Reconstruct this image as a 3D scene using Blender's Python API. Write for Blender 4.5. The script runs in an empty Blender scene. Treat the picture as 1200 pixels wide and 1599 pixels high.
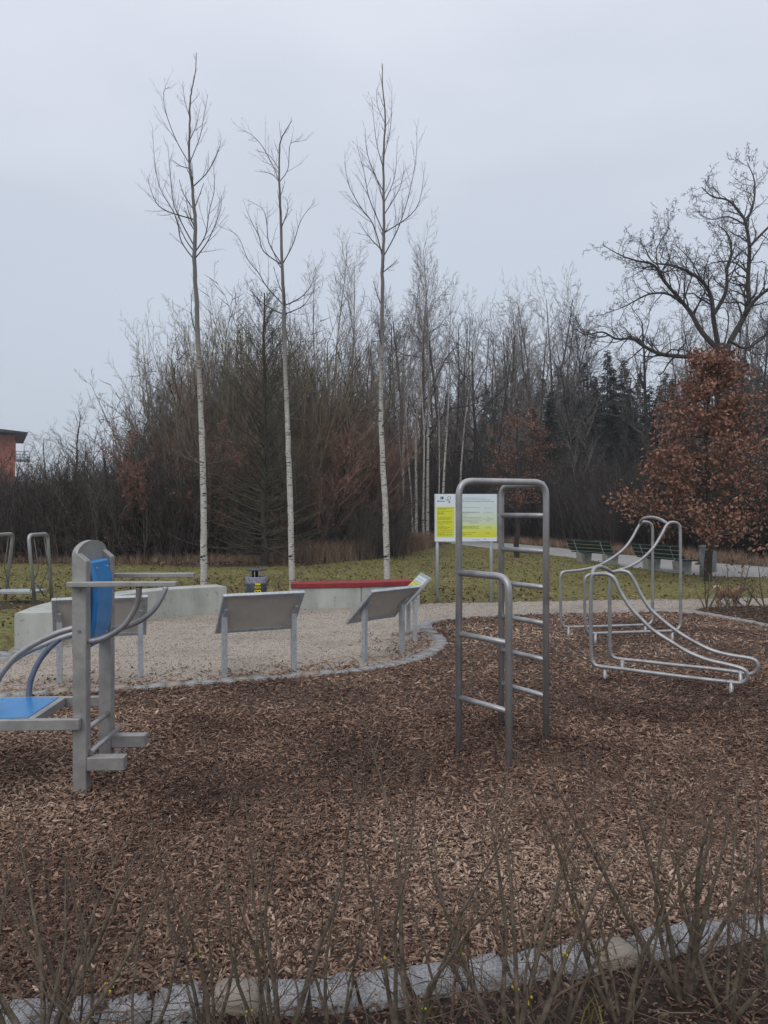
import bpy, bmesh, math, random
import numpy as np
from mathutils import Vector, Matrix
R = math.radians
random.seed(7); rng = np.random.default_rng(7)
SC = bpy.context.scene; COL = SC.collection

# ------------------------------------------------------------------ camera, sky, light
EYE = 1.6
cam = bpy.data.cameras.new('camera'); co = bpy.data.objects.new('camera', cam); COL.objects.link(co)
co.location = (0, 0, EYE); co.rotation_euler = (R(90), 0, 0)
cam.sensor_fit = 'VERTICAL'; cam.sensor_height = 24; cam.lens = 24 * 1200 / 1599
cam.clip_start = 0.05; cam.clip_end = 2000
SC.camera = co
w = bpy.data.worlds.new('World'); SC.world = w; w.use_nodes = True
nt = w.node_tree; nt.nodes.clear()
def N(t, ty, **k):
    n = t.nodes.new(ty)
    for a, b in k.items(): setattr(n, a, b)
    return n
sky = N(nt, 'ShaderNodeTexSky', sky_type='NISHITA', sun_disc=False, sun_elevation=R(35), sun_rotation=R(200))
tc = N(nt, 'ShaderNodeTexCoord'); sep = N(nt, 'ShaderNodeSeparateXYZ')
nt.links.new(tc.outputs['Generated'], sep.inputs[0])
ramp = N(nt, 'ShaderNodeValToRGB')
cr = ramp.color_ramp
cr.elements[0].position = 0.0; cr.elements[0].color = (.485, .53, .60, 1)
cr.elements[1].position = 1.0; cr.elements[1].color = (1.25, 1.25, 1.28, 1)
for p, c in ((.18, (.52, .575, .66)), (.38, (.565, .61, .70)), (.60, (.74, .77, .85))):
    e = cr.elements.new(p); e.color = (*c, 1)
nz = N(nt, 'ShaderNodeTexNoise'); nz.inputs['Scale'].default_value = 1.6; nz.inputs['Detail'].default_value = 4
mp = N(nt, 'ShaderNodeMapping'); mp.inputs['Scale'].default_value = (1, 1, 3)
nt.links.new(tc.outputs['Generated'], mp.inputs[0]); nt.links.new(mp.outputs[0], nz.inputs['Vector'])
ad = N(nt, 'ShaderNodeMath', operation='MULTIPLY_ADD'); ad.inputs[1].default_value = .42; 
sub = N(nt, 'ShaderNodeMath', operation='SUBTRACT'); sub.inputs[1].default_value = .5
nt.links.new(nz.outputs['Fac'], sub.inputs[0]); nt.links.new(sub.outputs[0], ad.inputs[0]); nt.links.new(sep.outputs['Z'], ad.inputs[2])
nt.links.new(ad.outputs[0], ramp.inputs['Fac'])
vm = N(nt, 'ShaderNodeVectorMath', operation='SCALE'); vm.inputs['Scale'].default_value = 9.9
nt.links.new(ramp.outputs['Color'], vm.inputs[0])
mx = N(nt, 'ShaderNodeMix', data_type='RGBA'); mx.inputs['Factor'].default_value = .93
nt.links.new(sky.outputs[0], mx.inputs['A']); nt.links.new(vm.outputs[0], mx.inputs['B'])
bg = N(nt, 'ShaderNodeBackground'); bg.inputs['Strength'].default_value = .1
wo = N(nt, 'ShaderNodeOutputWorld')
nt.links.new(mx.outputs['Result'], bg.inputs['Color']); nt.links.new(bg.outputs[0], wo.inputs['Surface'])
sl = bpy.data.lights.new('sun', 'SUN'); sl.energy = .9; sl.angle = R(40); sl.color = (1, .96, .9)
so = bpy.data.objects.new('sun', sl); COL.objects.link(so); so.rotation_euler = (R(50), 0, R(-20))
SC.view_settings.view_transform = 'Standard'; SC.view_settings.look = 'None'
SC.view_settings.exposure = .2; SC.view_settings.gamma = 1; SC.view_settings.use_curve_mapping = False
SC.cycles.max_bounces = 5; SC.cycles.diffuse_bounces = 3

# ------------------------------------------------------------------ measuring helpers
def at(px, py, Y):      # a point seen at a photo pixel, at distance Y
    return Vector(((px - 600) / 1200 * Y, Y, EYE - (py - 800) / 1200 * Y))
def G(px, py, z=0):     # a point on level z
    return at(px, py, (EYE - z) * 1200 / (py - 800))

# ------------------------------------------------------------------ materials
def mat(name, c1, c2=None, scale=20, rough=.8, metal=0, bump=0, bscale=None, detail=6, c3=None, spec=.3, coord='Object', lo=.35, hi=.65, stretch=None):
    m = bpy.data.materials.new(name); m.use_nodes = True; t = m.node_tree; b = t.nodes['Principled BSDF']
    b.inputs['Roughness'].default_value = rough; b.inputs['Metallic'].default_value = metal
    b.inputs['Specular IOR Level'].default_value = spec
    tc = N(t, 'ShaderNodeTexCoord'); v = tc.outputs[coord]
    if stretch:
        mp = N(t, 'ShaderNodeMapping'); mp.inputs['Scale'].default_value = stretch
        t.links.new(v, mp.inputs[0]); v = mp.outputs[0]
    n = N(t, 'ShaderNodeTexNoise'); n.inputs['Scale'].default_value = scale; n.inputs['Detail'].default_value = detail
    n.inputs['Roughness'].default_value = .65
    t.links.new(v, n.inputs['Vector'])
    r = N(t, 'ShaderNodeValToRGB'); t.links.new(n.outputs['Fac'], r.inputs['Fac'])
    r.color_ramp.elements[0].position = lo; r.color_ramp.elements[0].color = (*c1, 1)
    r.color_ramp.elements[1].position = hi; r.color_ramp.elements[1].color = (*(c2 or c1), 1)
    if c3:
        e = r.color_ramp.elements.new((lo + hi) / 2); e.color = (*c3, 1)
    t.links.new(r.outputs[0], b.inputs['Base Color'])
    if bump:
        n2 = N(t, 'ShaderNodeTexNoise'); n2.inputs['Scale'].default_value = bscale or scale * 3; n2.inputs['Detail'].default_value = 5
        t.links.new(v, n2.inputs['Vector'])
        bp = N(t, 'ShaderNodeBump'); bp.inputs['Strength'].default_value = bump; bp.inputs['Distance'].default_value = .02
        t.links.new(n2.outputs['Fac'], bp.inputs['Height']); t.links.new(bp.outputs[0], b.inputs['Normal'])
    m['ramp'] = r.name
    return m
def overlay(m, colour, scale, lo, hi, detail=3, coord='Object', amount=1.0):   # a second, larger pattern of wear or growth mixed over the first
    t = m.node_tree; b = t.nodes['Principled BSDF']; src = b.inputs['Base Color'].links[0].from_socket
    tc = N(t, 'ShaderNodeTexCoord'); n = N(t, 'ShaderNodeTexNoise'); n.inputs['Scale'].default_value = scale; n.inputs['Detail'].default_value = detail
    t.links.new(tc.outputs[coord], n.inputs['Vector'])
    mr = N(t, 'ShaderNodeMapRange'); mr.inputs['From Min'].default_value = lo; mr.inputs['From Max'].default_value = hi; mr.inputs['To Max'].default_value = amount
    t.links.new(n.outputs['Fac'], mr.inputs['Value'])
    x = N(t, 'ShaderNodeMix', data_type='RGBA'); x.inputs['B'].default_value = (*colour, 1)
    t.links.new(mr.outputs[0], x.inputs['Factor']); t.links.new(src, x.inputs['A']); t.links.new(x.outputs['Result'], b.inputs['Base Color'])
    return m
def ramp_mat(name, stops, rough=.85, spec=.2):   # colour from the per-piece attribute 'shade'
    m = bpy.data.materials.new(name); m.use_nodes = True; t = m.node_tree; b = t.nodes['Principled BSDF']
    b.inputs['Roughness'].default_value = rough; b.inputs['Specular IOR Level'].default_value = spec
    a = N(t, 'ShaderNodeAttribute', attribute_type='INSTANCER', attribute_name='shade')
    r = N(t, 'ShaderNodeValToRGB'); t.links.new(a.outputs['Fac'], r.inputs['Fac']); e = r.color_ramp.elements
    e[0].position, e[0].color = stops[0][0], (*stops[0][1], 1); e[1].position, e[1].color = stops[-1][0], (*stops[-1][1], 1)
    for p, c in stops[1:-1]: x = e.new(p); x.color = (*c, 1)
    t.links.new(r.outputs[0], b.inputs['Base Color'])
    return m
steel = overlay(mat('satin_steel', (.29, .29, .30), (.38, .38, .39), 18, .34, .5, .05, 200, stretch=(1, 1, .25)), (.18, .175, .17), 6, .5, .75, amount=.6)
galv = overlay(mat('galvanised_steel', (.33, .36, .39), (.50, .53, .56), 45, .5, .55, .03, 120), (.25, .26, .27), 8, .55, .8, amount=.6)
post_m = overlay(mat('brushed_steel', (.27, .265, .26), (.35, .345, .34), 12, .48, .35, .04, 150), (.17, .16, .155), 5, .5, .75, amount=.6)
blue = overlay(mat('blue_plastic', (.010, .17, .44), (.015, .21, .52), 8, .34, 0, .06, 60, spec=.5), (.08, .15, .25), 9, .52, .72, amount=.55)
concrete = overlay(overlay(mat('concrete', (.31, .325, .30), (.43, .44, .41), 3.2, .85, 0, .15, 90, stretch=(1, 1, .22)), (.22, .23, .20), 2.2, .48, .75, amount=.6), (.20, .19, .16), 14, .62, .72, amount=.6)
conc_dark = overlay(mat('weathered_concrete', (.24, .24, .225), (.35, .35, .32), 9, .9, 0, .2, 60), (.12, .13, .10), 5, .5, .75, amount=.7)
granite = overlay(mat('granite', (.18, .185, .195), (.40, .40, .41), 150, .8, 0, .5, 90, lo=.38, hi=.62), (.22, .21, .16), 7, .5, .75, amount=.5)
granite_b = overlay(mat('buff_granite', (.21, .18, .15), (.38, .33, .28), 240, .85, 0, .35, 120, lo=.3, hi=.7), (.2, .19, .15), 7, .5, .75, amount=.5)
red_m = overlay(mat('red_board', (.20, .016, .022), (.27, .025, .03), 10, .45, 0, .05, 60, spec=.4), (.10, .02, .02), 7, .55, .75, amount=.6)
panel_back = overlay(mat('panel_back', (.46, .44, .41), (.53, .51, .48), 5, .6), (.36, .34, .31), 3, .5, .8, amount=.5)
white_p = mat('printed_white', (.62, .68, .74), (.66, .72, .78), 4, .35, spec=.5)
yel_p = mat('printed_yellow', (.58, .60, .03), (.62, .64, .05), 4, .35, spec=.5)
ink = mat('print_ink', (.07, .09, .09), (.12, .13, .12), 40, .5)
ink_soft = mat('print_ink_grey', (.25, .29, .28), (.32, .35, .33), 40, .5)
ink_ol = mat('print_ink_olive', (.20, .21, .02), (.27, .28, .03), 40, .5)
green_w = overlay(mat('green_wood', (.006, .028, .022), (.012, .045, .036), 12, .5, 0, .1, 80), (.03, .05, .04), 9, .5, .75, amount=.5)
bin_m = mat('bin_grey', (.045, .052, .066), (.075, .082, .098), 10, .5, .3)
bag_m = mat('bin_bag', (.13, .14, .19), (.34, .36, .43), 25, .35, 0, .4, 40, spec=.5)
black_m = mat('black_rubber', (.012, .012, .014), (.02, .02, .022), 10, .6)
sticker_y = mat('yellow_sticker', (.55, .45, .02), (.62, .52, .04), 20, .5)
rope_m = mat('chain_metal', (.10, .09, .085), (.2, .19, .18), 60, .5, .7)

def gradient_print():
    m = bpy.data.materials.new('printed_gradient'); m.use_nodes = True; t = m.node_tree; b = t.nodes['Principled BSDF']
    b.inputs['Roughness'].default_value = .35
    tc = N(t, 'ShaderNodeTexCoord'); s = N(t, 'ShaderNodeSeparateXYZ'); t.links.new(tc.outputs['Generated'], s.inputs[0])
    r = N(t, 'ShaderNodeValToRGB'); t.links.new(s.outputs['Z'], r.inputs['Fac']); e = r.color_ramp.elements
    e[0].position, e[0].color = 0, (.62, .68, .74, 1); e[1].position, e[1].color = 1, (.60, .68, .75, 1)
    for p, c in ((.085, (.62, .68, .74)), (.09, (.58, .60, .03)), (.20, (.60, .63, .07)), (.34, (.58, .66, .22)), (.36, (.55, .64, .40)), (.70, (.58, .67, .66))):
        x = e.new(p); x.color = (*c, 1)
    t.links.new(r.outputs[0], b.inputs['Base Color']); return m
grad_p = gradient_print()

def birch_bark(name, zlo, zhi, scale=1.0, base=(.50, .49, .465), dark=(.035, .03, .028), upper=(.15, .142, .138)):
    m = bpy.data.materials.new(name); m.use_nodes = True; t = m.node_tree; b = t.nodes['Principled BSDF']
    b.inputs['Roughness'].default_value = .75; b.inputs['Specular IOR Level'].default_value = .2
    tc = N(t, 'ShaderNodeTexCoord')
    def noise(s, st, d=3):
        mp = N(t, 'ShaderNodeMapping'); mp.inputs['Scale'].default_value = st; t.links.new(tc.outputs['Object'], mp.inputs[0])
        n = N(t, 'ShaderNodeTexNoise'); n.inputs['Scale'].default_value = s; n.inputs['Detail'].default_value = d; t.links.new(mp.outputs[0], n.inputs['Vector']); return n.outputs['Fac']
    f1 = noise(5 * scale, (1, 1, 5.5)); f2 = noise(16 * scale, (1, 1, 3.0), 5)
    r = N(t, 'ShaderNodeValToRGB'); t.links.new(f1, r.inputs['Fac']); e = r.color_ramp.elements
    e[0].position, e[0].color = .365, (*dark, 1); e[1].position, e[1].color = .405, (*base, 1)
    r2 = N(t, 'ShaderNodeValToRGB'); t.links.new(f2, r2.inputs['Fac']); e = r2.color_ramp.elements
    e[0].position, e[0].color = .35, (.55, .52, .48, 1); e[1].position, e[1].color = .6, (1, 1, 1, 1)
    x = N(t, 'ShaderNodeMix', data_type='RGBA', blend_type='MULTIPLY'); x.inputs['Factor'].default_value = 1
    t.links.new(r.outputs[0], x.inputs['A']); t.links.new(r2.outputs[0], x.inputs['B'])
    s = N(t, 'ShaderNodeSeparateXYZ'); t.links.new(tc.outputs['Object'], s.inputs[0])
    mr = N(t, 'ShaderNodeMapRange'); mr.inputs['From Min'].default_value = zlo; mr.inputs['From Max'].default_value = zhi; t.links.new(s.outputs['Z'], mr.inputs['Value'])
    y = N(t, 'ShaderNodeMix', data_type='RGBA'); y.inputs['B'].default_value = (*upper, 1)
    t.links.new(mr.outputs[0], y.inputs['Factor']); t.links.new(x.outputs['Result'], y.inputs['A']); t.links.new(y.outputs['Result'], b.inputs['Base Color'])
    return m
bark_young = birch_bark('young_birch_bark', 3.2, 5.2, 1.6)
bark_birch = birch_bark('old_birch_bark', 8, 13, .8, base=(.48, .46, .42))
twig_y = mat('young_birch_twig', (.055, .05, .052), (.09, .082, .084), 8, .7)
oak_twig = mat('oak_twig', (.018, .016, .017), (.04, .034, .034), 3, .85)
twig_dark = mat('dark_twig', (.042, .036, .034), (.075, .062, .058), 3, .85)
twig_grey = mat('grey_twig', (.13, .112, .10), (.20, .175, .155), 2, .85)
twig_olive = mat('olive_twig', (.15, .136, .092), (.225, .20, .14), 2, .85)
twig_red = mat('reddish_twig', (.20, .115, .09), (.30, .185, .145), 2, .85)
bark_dark = mat('dark_bark', (.028, .024, .022), (.06, .052, .046), 6, .9, 0, .5, 20)
bark_larch = mat('larch_bark', (.035, .032, .028), (.065, .06, .048), 6, .9, 0, .5, 20)
needle_m = mat('spruce_needles', (.012, .022, .018), (.026, .040, .032), 2, .8)
oak_leaf = mat('brown_oak_leaf', (.115, .054, .038), (.32, .165, .112), 3.5, .7, c3=(.21, .102, .07), detail=8)
oak_leaf2 = mat('faded_brown_leaf', (.13, .062, .045), (.25, .14, .10), 3, .75, c3=(.19, .098, .07))
shrub_bark = overlay(overlay(mat('shrub_bark', (.060, .048, .038), (.19, .15, .115), 25, .85, 0, .3, 80), (.115, .108, .07), 9, .45, .65, amount=.7), (.30, .25, .03), 11, .73, .77)
shrub_twig = overlay(mat('shrub_twig', (.065, .042, .034), (.19, .135, .10), 12, .75), (.20, .17, .13), 6, .5, .7, amount=.6)
bud_m = mat('yellow_bud', (.45, .38, .03), (.55, .46, .06), 30, .8)
bud_b = mat('brown_bud', (.12, .06, .04), (.2, .12, .07), 30, .8)

lawn_m = mat('lawn_soil', (.10, .10, .034), (.22, .195, .08), 5, .95, 0, .6, 60, c3=(.155, .15, .052), coord='Generated' if False else 'Object')
overlay(lawn_m, (.13, .10, .055), .6, .5, .72, amount=.65, detail=5)
floor_m = mat('leaf_litter_floor', (.035, .026, .02), (.12, .085, .06), 6, .95, 0, .6, 30)
gravel_m = overlay(overlay(mat('gravel', (.21, .178, .148), (.49, .435, .375), 75, .95, 0, .7, 110, lo=.3, hi=.7), (.20, .165, .14), 1.0, .48, .7, amount=.55, detail=6), (.15, .125, .10), 5, .58, .72, amount=.6)
chipbase_m = mat('chip_bed_soil', (.030, .021, .018), (.12, .085, .070), 60, .95, 0, .8, 90)
mulch_m = mat('dark_mulch', (.018, .013, .011), (.06, .042, .034), 40, .95, 0, .8, 60)
path_m = overlay(mat('asphalt_path', (.22, .215, .215), (.33, .325, .32), 60, .9, 0, .3, 120), (.20, .19, .18), .8, .45, .7, amount=.6, detail=6)
chip_m = ramp_mat('wood_chip', [(0, (.038, .022, .017)), (.28, (.112, .064, .048)), (.52, (.225, .142, .102)), (.78, (.36, .25, .188)), (1, (.50, .385, .30))])
litter_m = ramp_mat('fallen_leaf', [(0, (.04, .026, .018)), (.5, (.12, .07, .042)), (1, (.28, .19, .12))])
grass_m = ramp_mat('grass_blade', [(0, (.07, .074, .026)), (.45, (.19, .18, .060)), (.75, (.28, .25, .10)), (1, (.43, .35, .20))])
dry_m = ramp_mat('dry_grass', [(0, (.13, .085, .06)), (.5, (.29, .205, .15)), (1, (.48, .38, .28))])
stone_m = ramp_mat('small_stone', [(0, (.12, .095, .08)), (.5, (.29, .245, .21)), (1, (.55, .50, .44))])
thick_m = ramp_mat('thicket_twig', [(0, (.022, .020, .019)), (.3, (.045, .039, .036)), (.6, (.095, .082, .074)), (1, (.18, .155, .135))])

# ------------------------------------------------------------------ object helpers
def link(name, me, m=None, parent=None):
    if m is not None:
        for x in (m if isinstance(m, (list, tuple)) else [m]): me.materials.append(x)
    o = bpy.data.objects.new(name, me); COL.objects.link(o)
    if parent: o.parent = parent
    return o
def tag(o, label=None, cat=None, group=None, kind=None):
    if label: o['label'] = label
    if cat: o['category'] = cat
    if group: o['group'] = group
    if kind: o['kind'] = kind
    return o
def thing(name, label, cat, loc=(0, 0, 0), rz=0, group=None):
    o = bpy.data.objects.new(name, None); COL.objects.link(o); o.location = loc; o.rotation_euler = (0, 0, rz); o.empty_display_size = .2
    return tag(o, label, cat, group)
def copy_tree(o, parent=None):
    c = o.copy(); COL.objects.link(c); c.parent = parent
    for ch in list(o.children): copy_tree(ch, c)
    return c
def mesh_np(name, V, F, smooth=False):
    """V (n,3), F list of int arrays each (m,k)"""
    me = bpy.data.meshes.new(name); V = np.asarray(V, np.float32)
    F = [np.asarray(f, np.int32) for f in F if len(f)]
    me.vertices.add(len(V)); me.vertices.foreach_set('co', V.ravel())
    if F:
        nl = sum(f.size for f in F); npol = sum(len(f) for f in F)
        me.loops.add(nl); me.polygons.add(npol)
        me.loops.foreach_set('vertex_index', np.concatenate([f.ravel() for f in F]))
        tot = np.concatenate([np.full(len(f), f.shape[1], np.int32) for f in F])
        me.polygons.foreach_set('loop_start', np.concatenate([[0], np.cumsum(tot)[:-1]]).astype(np.int32))
        if smooth: me.polygons.foreach_set('use_smooth', np.ones(npol, bool))
    me.update(calc_edges=True); return me
def tubes(polys, k):
    """polys: list of (points, radii) -> V, F"""
    byn = {}
    for p, r in polys: byn.setdefault(len(p), []).append((p, r))
    Vs, Fs, off = [], [], 0
    a = np.arange(k) * 2 * math.pi / k
    for n, L in byn.items():
        P = np.array([x[0] for x in L], float); Rr = np.array([x[1] for x in L], float)
        T = np.gradient(P, axis=1); T /= np.linalg.norm(T, axis=2, keepdims=True) + 1e-9
        ax = P[:, -1] - P[:, 0]; ref = np.zeros_like(ax); ref[np.arange(len(ax)), np.argmin(np.abs(ax), axis=1)] = 1
        U = np.cross(T, ref[:, None, :]); U /= np.linalg.norm(U, axis=2, keepdims=True) + 1e-9
        W = np.cross(T, U)
        V = P[:, :, None, :] + Rr[:, :, None, None] * (U[:, :, None, :] * np.cos(a)[None, None, :, None] + W[:, :, None, :] * np.sin(a)[None, None, :, None])
        m = len(L); idx = off + np.arange(m * n * k).reshape(m, n, k)
        A = idx[:, :-1, :]; B = idx[:, 1:, :]
        F = np.stack([A, np.roll(A, -1, 2), np.roll(B, -1, 2), B], -1).reshape(-1, 4)
        Vs.append(V.reshape(-1, 3)); Fs.append(F); off += m * n * k
    return np.concatenate(Vs), np.concatenate(Fs)
def multi_tubes(groups):
    V, F, off = [], [], 0
    for polys, k in groups:
        if not polys: continue
        v, f = tubes(polys, k); V.append(v); F.append(f + off); off += len(v)
    return np.concatenate(V), np.concatenate(F)
def cr_spline(P, per=6, closed=False):
    P = [Vector(p) for p in P]; out = []
    n = len(P)
    for i in range(n if closed else n - 1):
        if closed: a, b, c, d = P[(i - 1) % n], P[i], P[(i + 1) % n], P[(i + 2) % n]
        else: a, b, c, d = P[max(i - 1, 0)], P[i], P[i + 1], P[min(i + 2, n - 1)]
        for j in range(per):
            t = j / per
            out.append(.5 * ((2 * b) + (c - a) * t + (2 * a - 5 * b + 4 * c - d) * t * t + (3 * b - 3 * c + d - a) * t ** 3))
    if not closed: out.append(P[-1])
    return out
def pipe(name, pts, r, m, parent=None, k=12, closed=False, caps=True):
    pts = [Vector(p) for p in pts]; n = len(pts); vs, fs = [], []
    u = None
    for i in range(n):
        if closed: t = pts[(i + 1) % n] - pts[i - 1]
        else: t = pts[min(i + 1, n - 1)] - pts[max(i - 1, 0)]
        t.normalize()
        if u is None:
            u = t.cross(Vector((0, 0, 1)) if abs(t.z) < .9 else Vector((1, 0, 0)))
        u = (u - t * u.dot(t)).normalized(); v = t.cross(u)
        for j in range(k):
            a = 2 * math.pi * j / k; vs.append(pts[i] + r * (math.cos(a) * u + math.sin(a) * v))
    for i in range(n if closed else n - 1):
        ii = (i + 1) % n
        for j in range(k):
            fs.append((i * k + j, i * k + (j + 1) % k, ii * k + (j + 1) % k, ii * k + j))
    if closed:   # close the twist: reconnect nearest seam is skipped, loops are planar so the frames agree
        pass
    elif caps:
        fs.append(tuple(range(k - 1, -1, -1))); fs.append(tuple(range((n - 1) * k, n * k)))
    me = bpy.data.meshes.new(name); me.from_pydata([tuple(x) for x in vs], [], fs)
    for p in me.polygons: p.use_smooth = len(p.vertices) == 4
    me.update(); return link(name, me, m, parent)
def round_path(pts, rad, n=6, closed=False):
    """polyline with rounded corners"""
    P = [Vector(p) for p in pts]; out = []
    N_ = len(P)
    for i in range(N_):
        if not closed and i in (0, N_ - 1): out.append(P[i]); continue
        a, b, c = P[i - 1], P[i], P[(i + 1) % N_]
        rr = rad[i] if isinstance(rad, (list, tuple)) else rad
        d1 = (a - b); d2 = (c - b); q = min(rr, d1.length * .49, d2.length * .49)
        s = b + d1.normalized() * q; e = b + d2.normalized() * q
        for j in range(n + 1):
            t = j / n; out.append((1 - t) ** 2 * s + 2 * t * (1 - t) * b + t * t * e)
    return out
def box_bm(bm, size, loc=(0, 0, 0), rot=None):
    M = Matrix.Translation(loc) @ (rot.to_4x4() if rot is not None else Matrix()) @ Matrix.Diagonal((*size, 1))
    bmesh.ops.create_cube(bm, size=1, matrix=M)
def obj(name, bm, m, parent=None, bevel=0, smooth=False):
    if bevel: bmesh.ops.bevel(bm, geom=list(bm.edges), offset=bevel, segments=1, affect='EDGES', clamp_overlap=True)
    me = bpy.data.meshes.new(name); bm.to_mesh(me); bm.free()
    if smooth:
        for p in me.polygons: p.use_smooth = True
    return link(name, me, m, parent)
def box(name, size, loc, m, parent=None, rot=None, bevel=.003):
    bm = bmesh.new(); box_bm(bm, size, loc, rot); return obj(name, bm, m, parent, bevel)
def bar(name, a, b, wd, h, m, parent=None, bevel=.003, up=(0, 0, 1)):
    a = Vector(a); b = Vector(b); x = (b - a); L = x.length; x.normalize()
    y = Vector(up).cross(x).normalized(); z = x.cross(y)
    rot = Matrix((x, y, z)).transposed()
    return box(name, (L, wd, h), (a + b) / 2, m, parent, rot, bevel)
def prism(name, outline, z0, z1, m, parent=None, bevel=0):
    bm = bmesh.new(); b = [bm.verts.new((p[0], p[1], z0)) for p in outline]; t = [bm.verts.new((p[0], p[1], z1)) for p in outline]
    n = len(b); bm.faces.new(t); bm.faces.new(b[::-1])
    for i in range(n): bm.faces.new((b[i], b[(i + 1) % n], t[(i + 1) % n], t[i]))
    bmesh.ops.recalc_face_normals(bm, faces=bm.faces)
    return obj(name, bm, m, parent, bevel)
def sheet(name, pts, z, m, kind='structure'):
    bm = bmesh.new(); vs = [bm.verts.new((p[0], p[1], z)) for p in pts]; f = bm.faces.new(vs)
    if f.normal.z < 0: bmesh.ops.reverse_faces(bm, faces=[f])
    bm.normal_update()
    bmesh.ops.triangulate(bm, faces=list(bm.faces))
    o = obj(name, bm, m); 
    if o.data.polygons[0].normal.z < 0: o.data.flip_normals()
    return tag(o, kind=kind)
def inside(P, poly):
    x, y = P[:, 0], P[:, 1]; r = np.zeros(len(P), bool); n = len(poly); j = n - 1
    for i in range(n):
        xi, yi = poly[i][0], poly[i][1]; xj, yj = poly[j][0], poly[j][1]
        c = ((yi > y) != (yj > y)) & (x < (xj - xi) * (y - yi) / (yj - yi + 1e-12) + xi); r ^= c; j = i
    return r
def dist_line(P, line):
    d = np.full(len(P), 1e9); L = np.array([(p[0], p[1]) for p in line])
    for a, b in zip(L[:-1], L[1:]):
        ab = b - a; t = np.clip(((P[:, :2] - a) @ ab) / (ab @ ab + 1e-12), 0, 1)
        d = np.minimum(d, np.linalg.norm(P[:, :2] - (a + t[:, None] * ab), axis=1))
    return d
_fr = rng.uniform(-1, 1, (14, 2)); _ph = rng.uniform(0, 6.28, 14)
def patch(P, f):       # smooth random field about 0..1
    s = sum(np.sin((P[:, :2] @ _fr[i]) * f * (1 + i * .35) + _ph[i]) / (1 + i * .18) for i in range(14))
    return .5 + s / 9

# geometry-node scatter: the mesh holds both the pieces (variant >= 0) and the loose points they are set on
def scatter_tree(nv):
    g = bpy.data.node_groups.new('scatter%d' % nv, 'GeometryNodeTree')
    g.interface.new_socket('Geometry', in_out='INPUT', socket_type='NodeSocketGeometry')
    g.interface.new_socket('Geometry', in_out='OUTPUT', socket_type='NodeSocketGeometry')
    gi = N(g, 'NodeGroupInput'); go = N(g, 'NodeGroupOutput')
    def attr(nm, ty):
        n = N(g, 'GeometryNodeInputNamedAttribute', data_type=ty); n.inputs[0].default_value = nm; return n.outputs['Attribute']
    va = attr('variant', 'INT'); gti = N(g, 'GeometryNodeGeometryToInstance')
    def sel(i):
        c = N(g, 'FunctionNodeCompare', data_type='INT', operation='EQUAL'); g.links.new(va, c.inputs['A'] if 'A' in c.inputs else c.inputs[2])
        ci = [s for s in c.inputs if s.enabled]; g.links.new(va, ci[0]); ci[1].default_value = i
        s = N(g, 'GeometryNodeSeparateGeometry', domain='POINT'); g.links.new(gi.outputs[0], s.inputs['Geometry']); g.links.new(c.outputs[0], s.inputs['Selection'])
        return s.outputs['Selection']
    for i in reversed(range(nv)): g.links.new(sel(i), gti.inputs[0])
    mp = N(g, 'GeometryNodeMeshToPoints'); g.links.new(sel(-1), mp.inputs['Mesh'])
    ip = N(g, 'GeometryNodeInstanceOnPoints'); g.links.new(mp.outputs[0], ip.inputs['Points']); g.links.new(gti.outputs[0], ip.inputs['Instance'])
    ip.inputs['Pick Instance'].default_value = True
    g.links.new(attr('pick', 'INT'), ip.inputs['Instance Index']); g.links.new(attr('rot', 'FLOAT_VECTOR'), ip.inputs['Rotation']); g.links.new(attr('scl', 'FLOAT_VECTOR'), ip.inputs['Scale'])
    g.links.new(ip.outputs[0], go.inputs[0]); return g
_trees = {}
def scatter(name, variants, P, rot, scl, shade, m, parent=None):
    nv = len(variants); n = len(P); V = [np.asarray(P, float)]; F4, F3, var, off = [], [], [np.full(n, -1)], n
    for i, (v, fs) in enumerate(variants):
        v = np.asarray(v, float); V.append(v); var.append(np.full(len(v), i))
        for f in fs:
            (F4 if len(f) == 4 else F3).append([x + off for x in f])
        off += len(v)
    me = mesh_np(name, np.concatenate(V), [np.array(F4, np.int32).reshape(-1, 4), np.array(F3, np.int32).reshape(-1, 3)])
    tot = off; pad = tot - n
    def add(nm, ty, key, arr):
        a = me.attributes.new(nm, ty, 'POINT'); a.data.foreach_set(key, np.ascontiguousarray(arr).ravel())
    add('variant', 'INT', 'value', np.concatenate(var).astype(np.int32))
    add('pick', 'INT', 'value', rng.integers(0, nv, tot).astype(np.int32))
    add('rot', 'FLOAT_VECTOR', 'vector', np.concatenate([rot, np.zeros((pad, 3))]).astype(np.float32))
    add('scl', 'FLOAT_VECTOR', 'vector', np.concatenate([scl, np.ones((pad, 3))]).astype(np.float32))
    add('shade', 'FLOAT', 'value', np.concatenate([np.clip(shade, 0, 1), np.zeros(pad)]).astype(np.float32))
    o = link(name, me, m, parent); md = o.modifiers.new('scatter', 'NODES')
    if nv not in _trees: _trees[nv] = scatter_tree(nv)
    md.node_group = _trees[nv]; o['kind'] = 'stuff'
    return o
def chip_variant():
    L, Wd, H = .5, .5, .5; v = []
    for s, x in enumerate((-L, -.15, .2, L)):
        k = (.45, 1, .9, .35)[s] * random.uniform(.75, 1.15); b = random.uniform(-.12, .12) + (.12 if s in (1, 2) else 0)
        for y, z in ((-1, -1), (1, -1), (1, 1), (-1, 1)):
            v.append((x + random.uniform(-.06, .06), y * Wd * k * random.uniform(.8, 1.1), b + z * H * k * .7))
    f = [(0, 3, 2, 1), (12, 13, 14, 15)]
    for s in range(3):
        for j in range(4): f.append((s * 4 + j, s * 4 + (j + 1) % 4, s * 4 + 4 + (j + 1) % 4, s * 4 + 4 + j))
    return v, f
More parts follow.
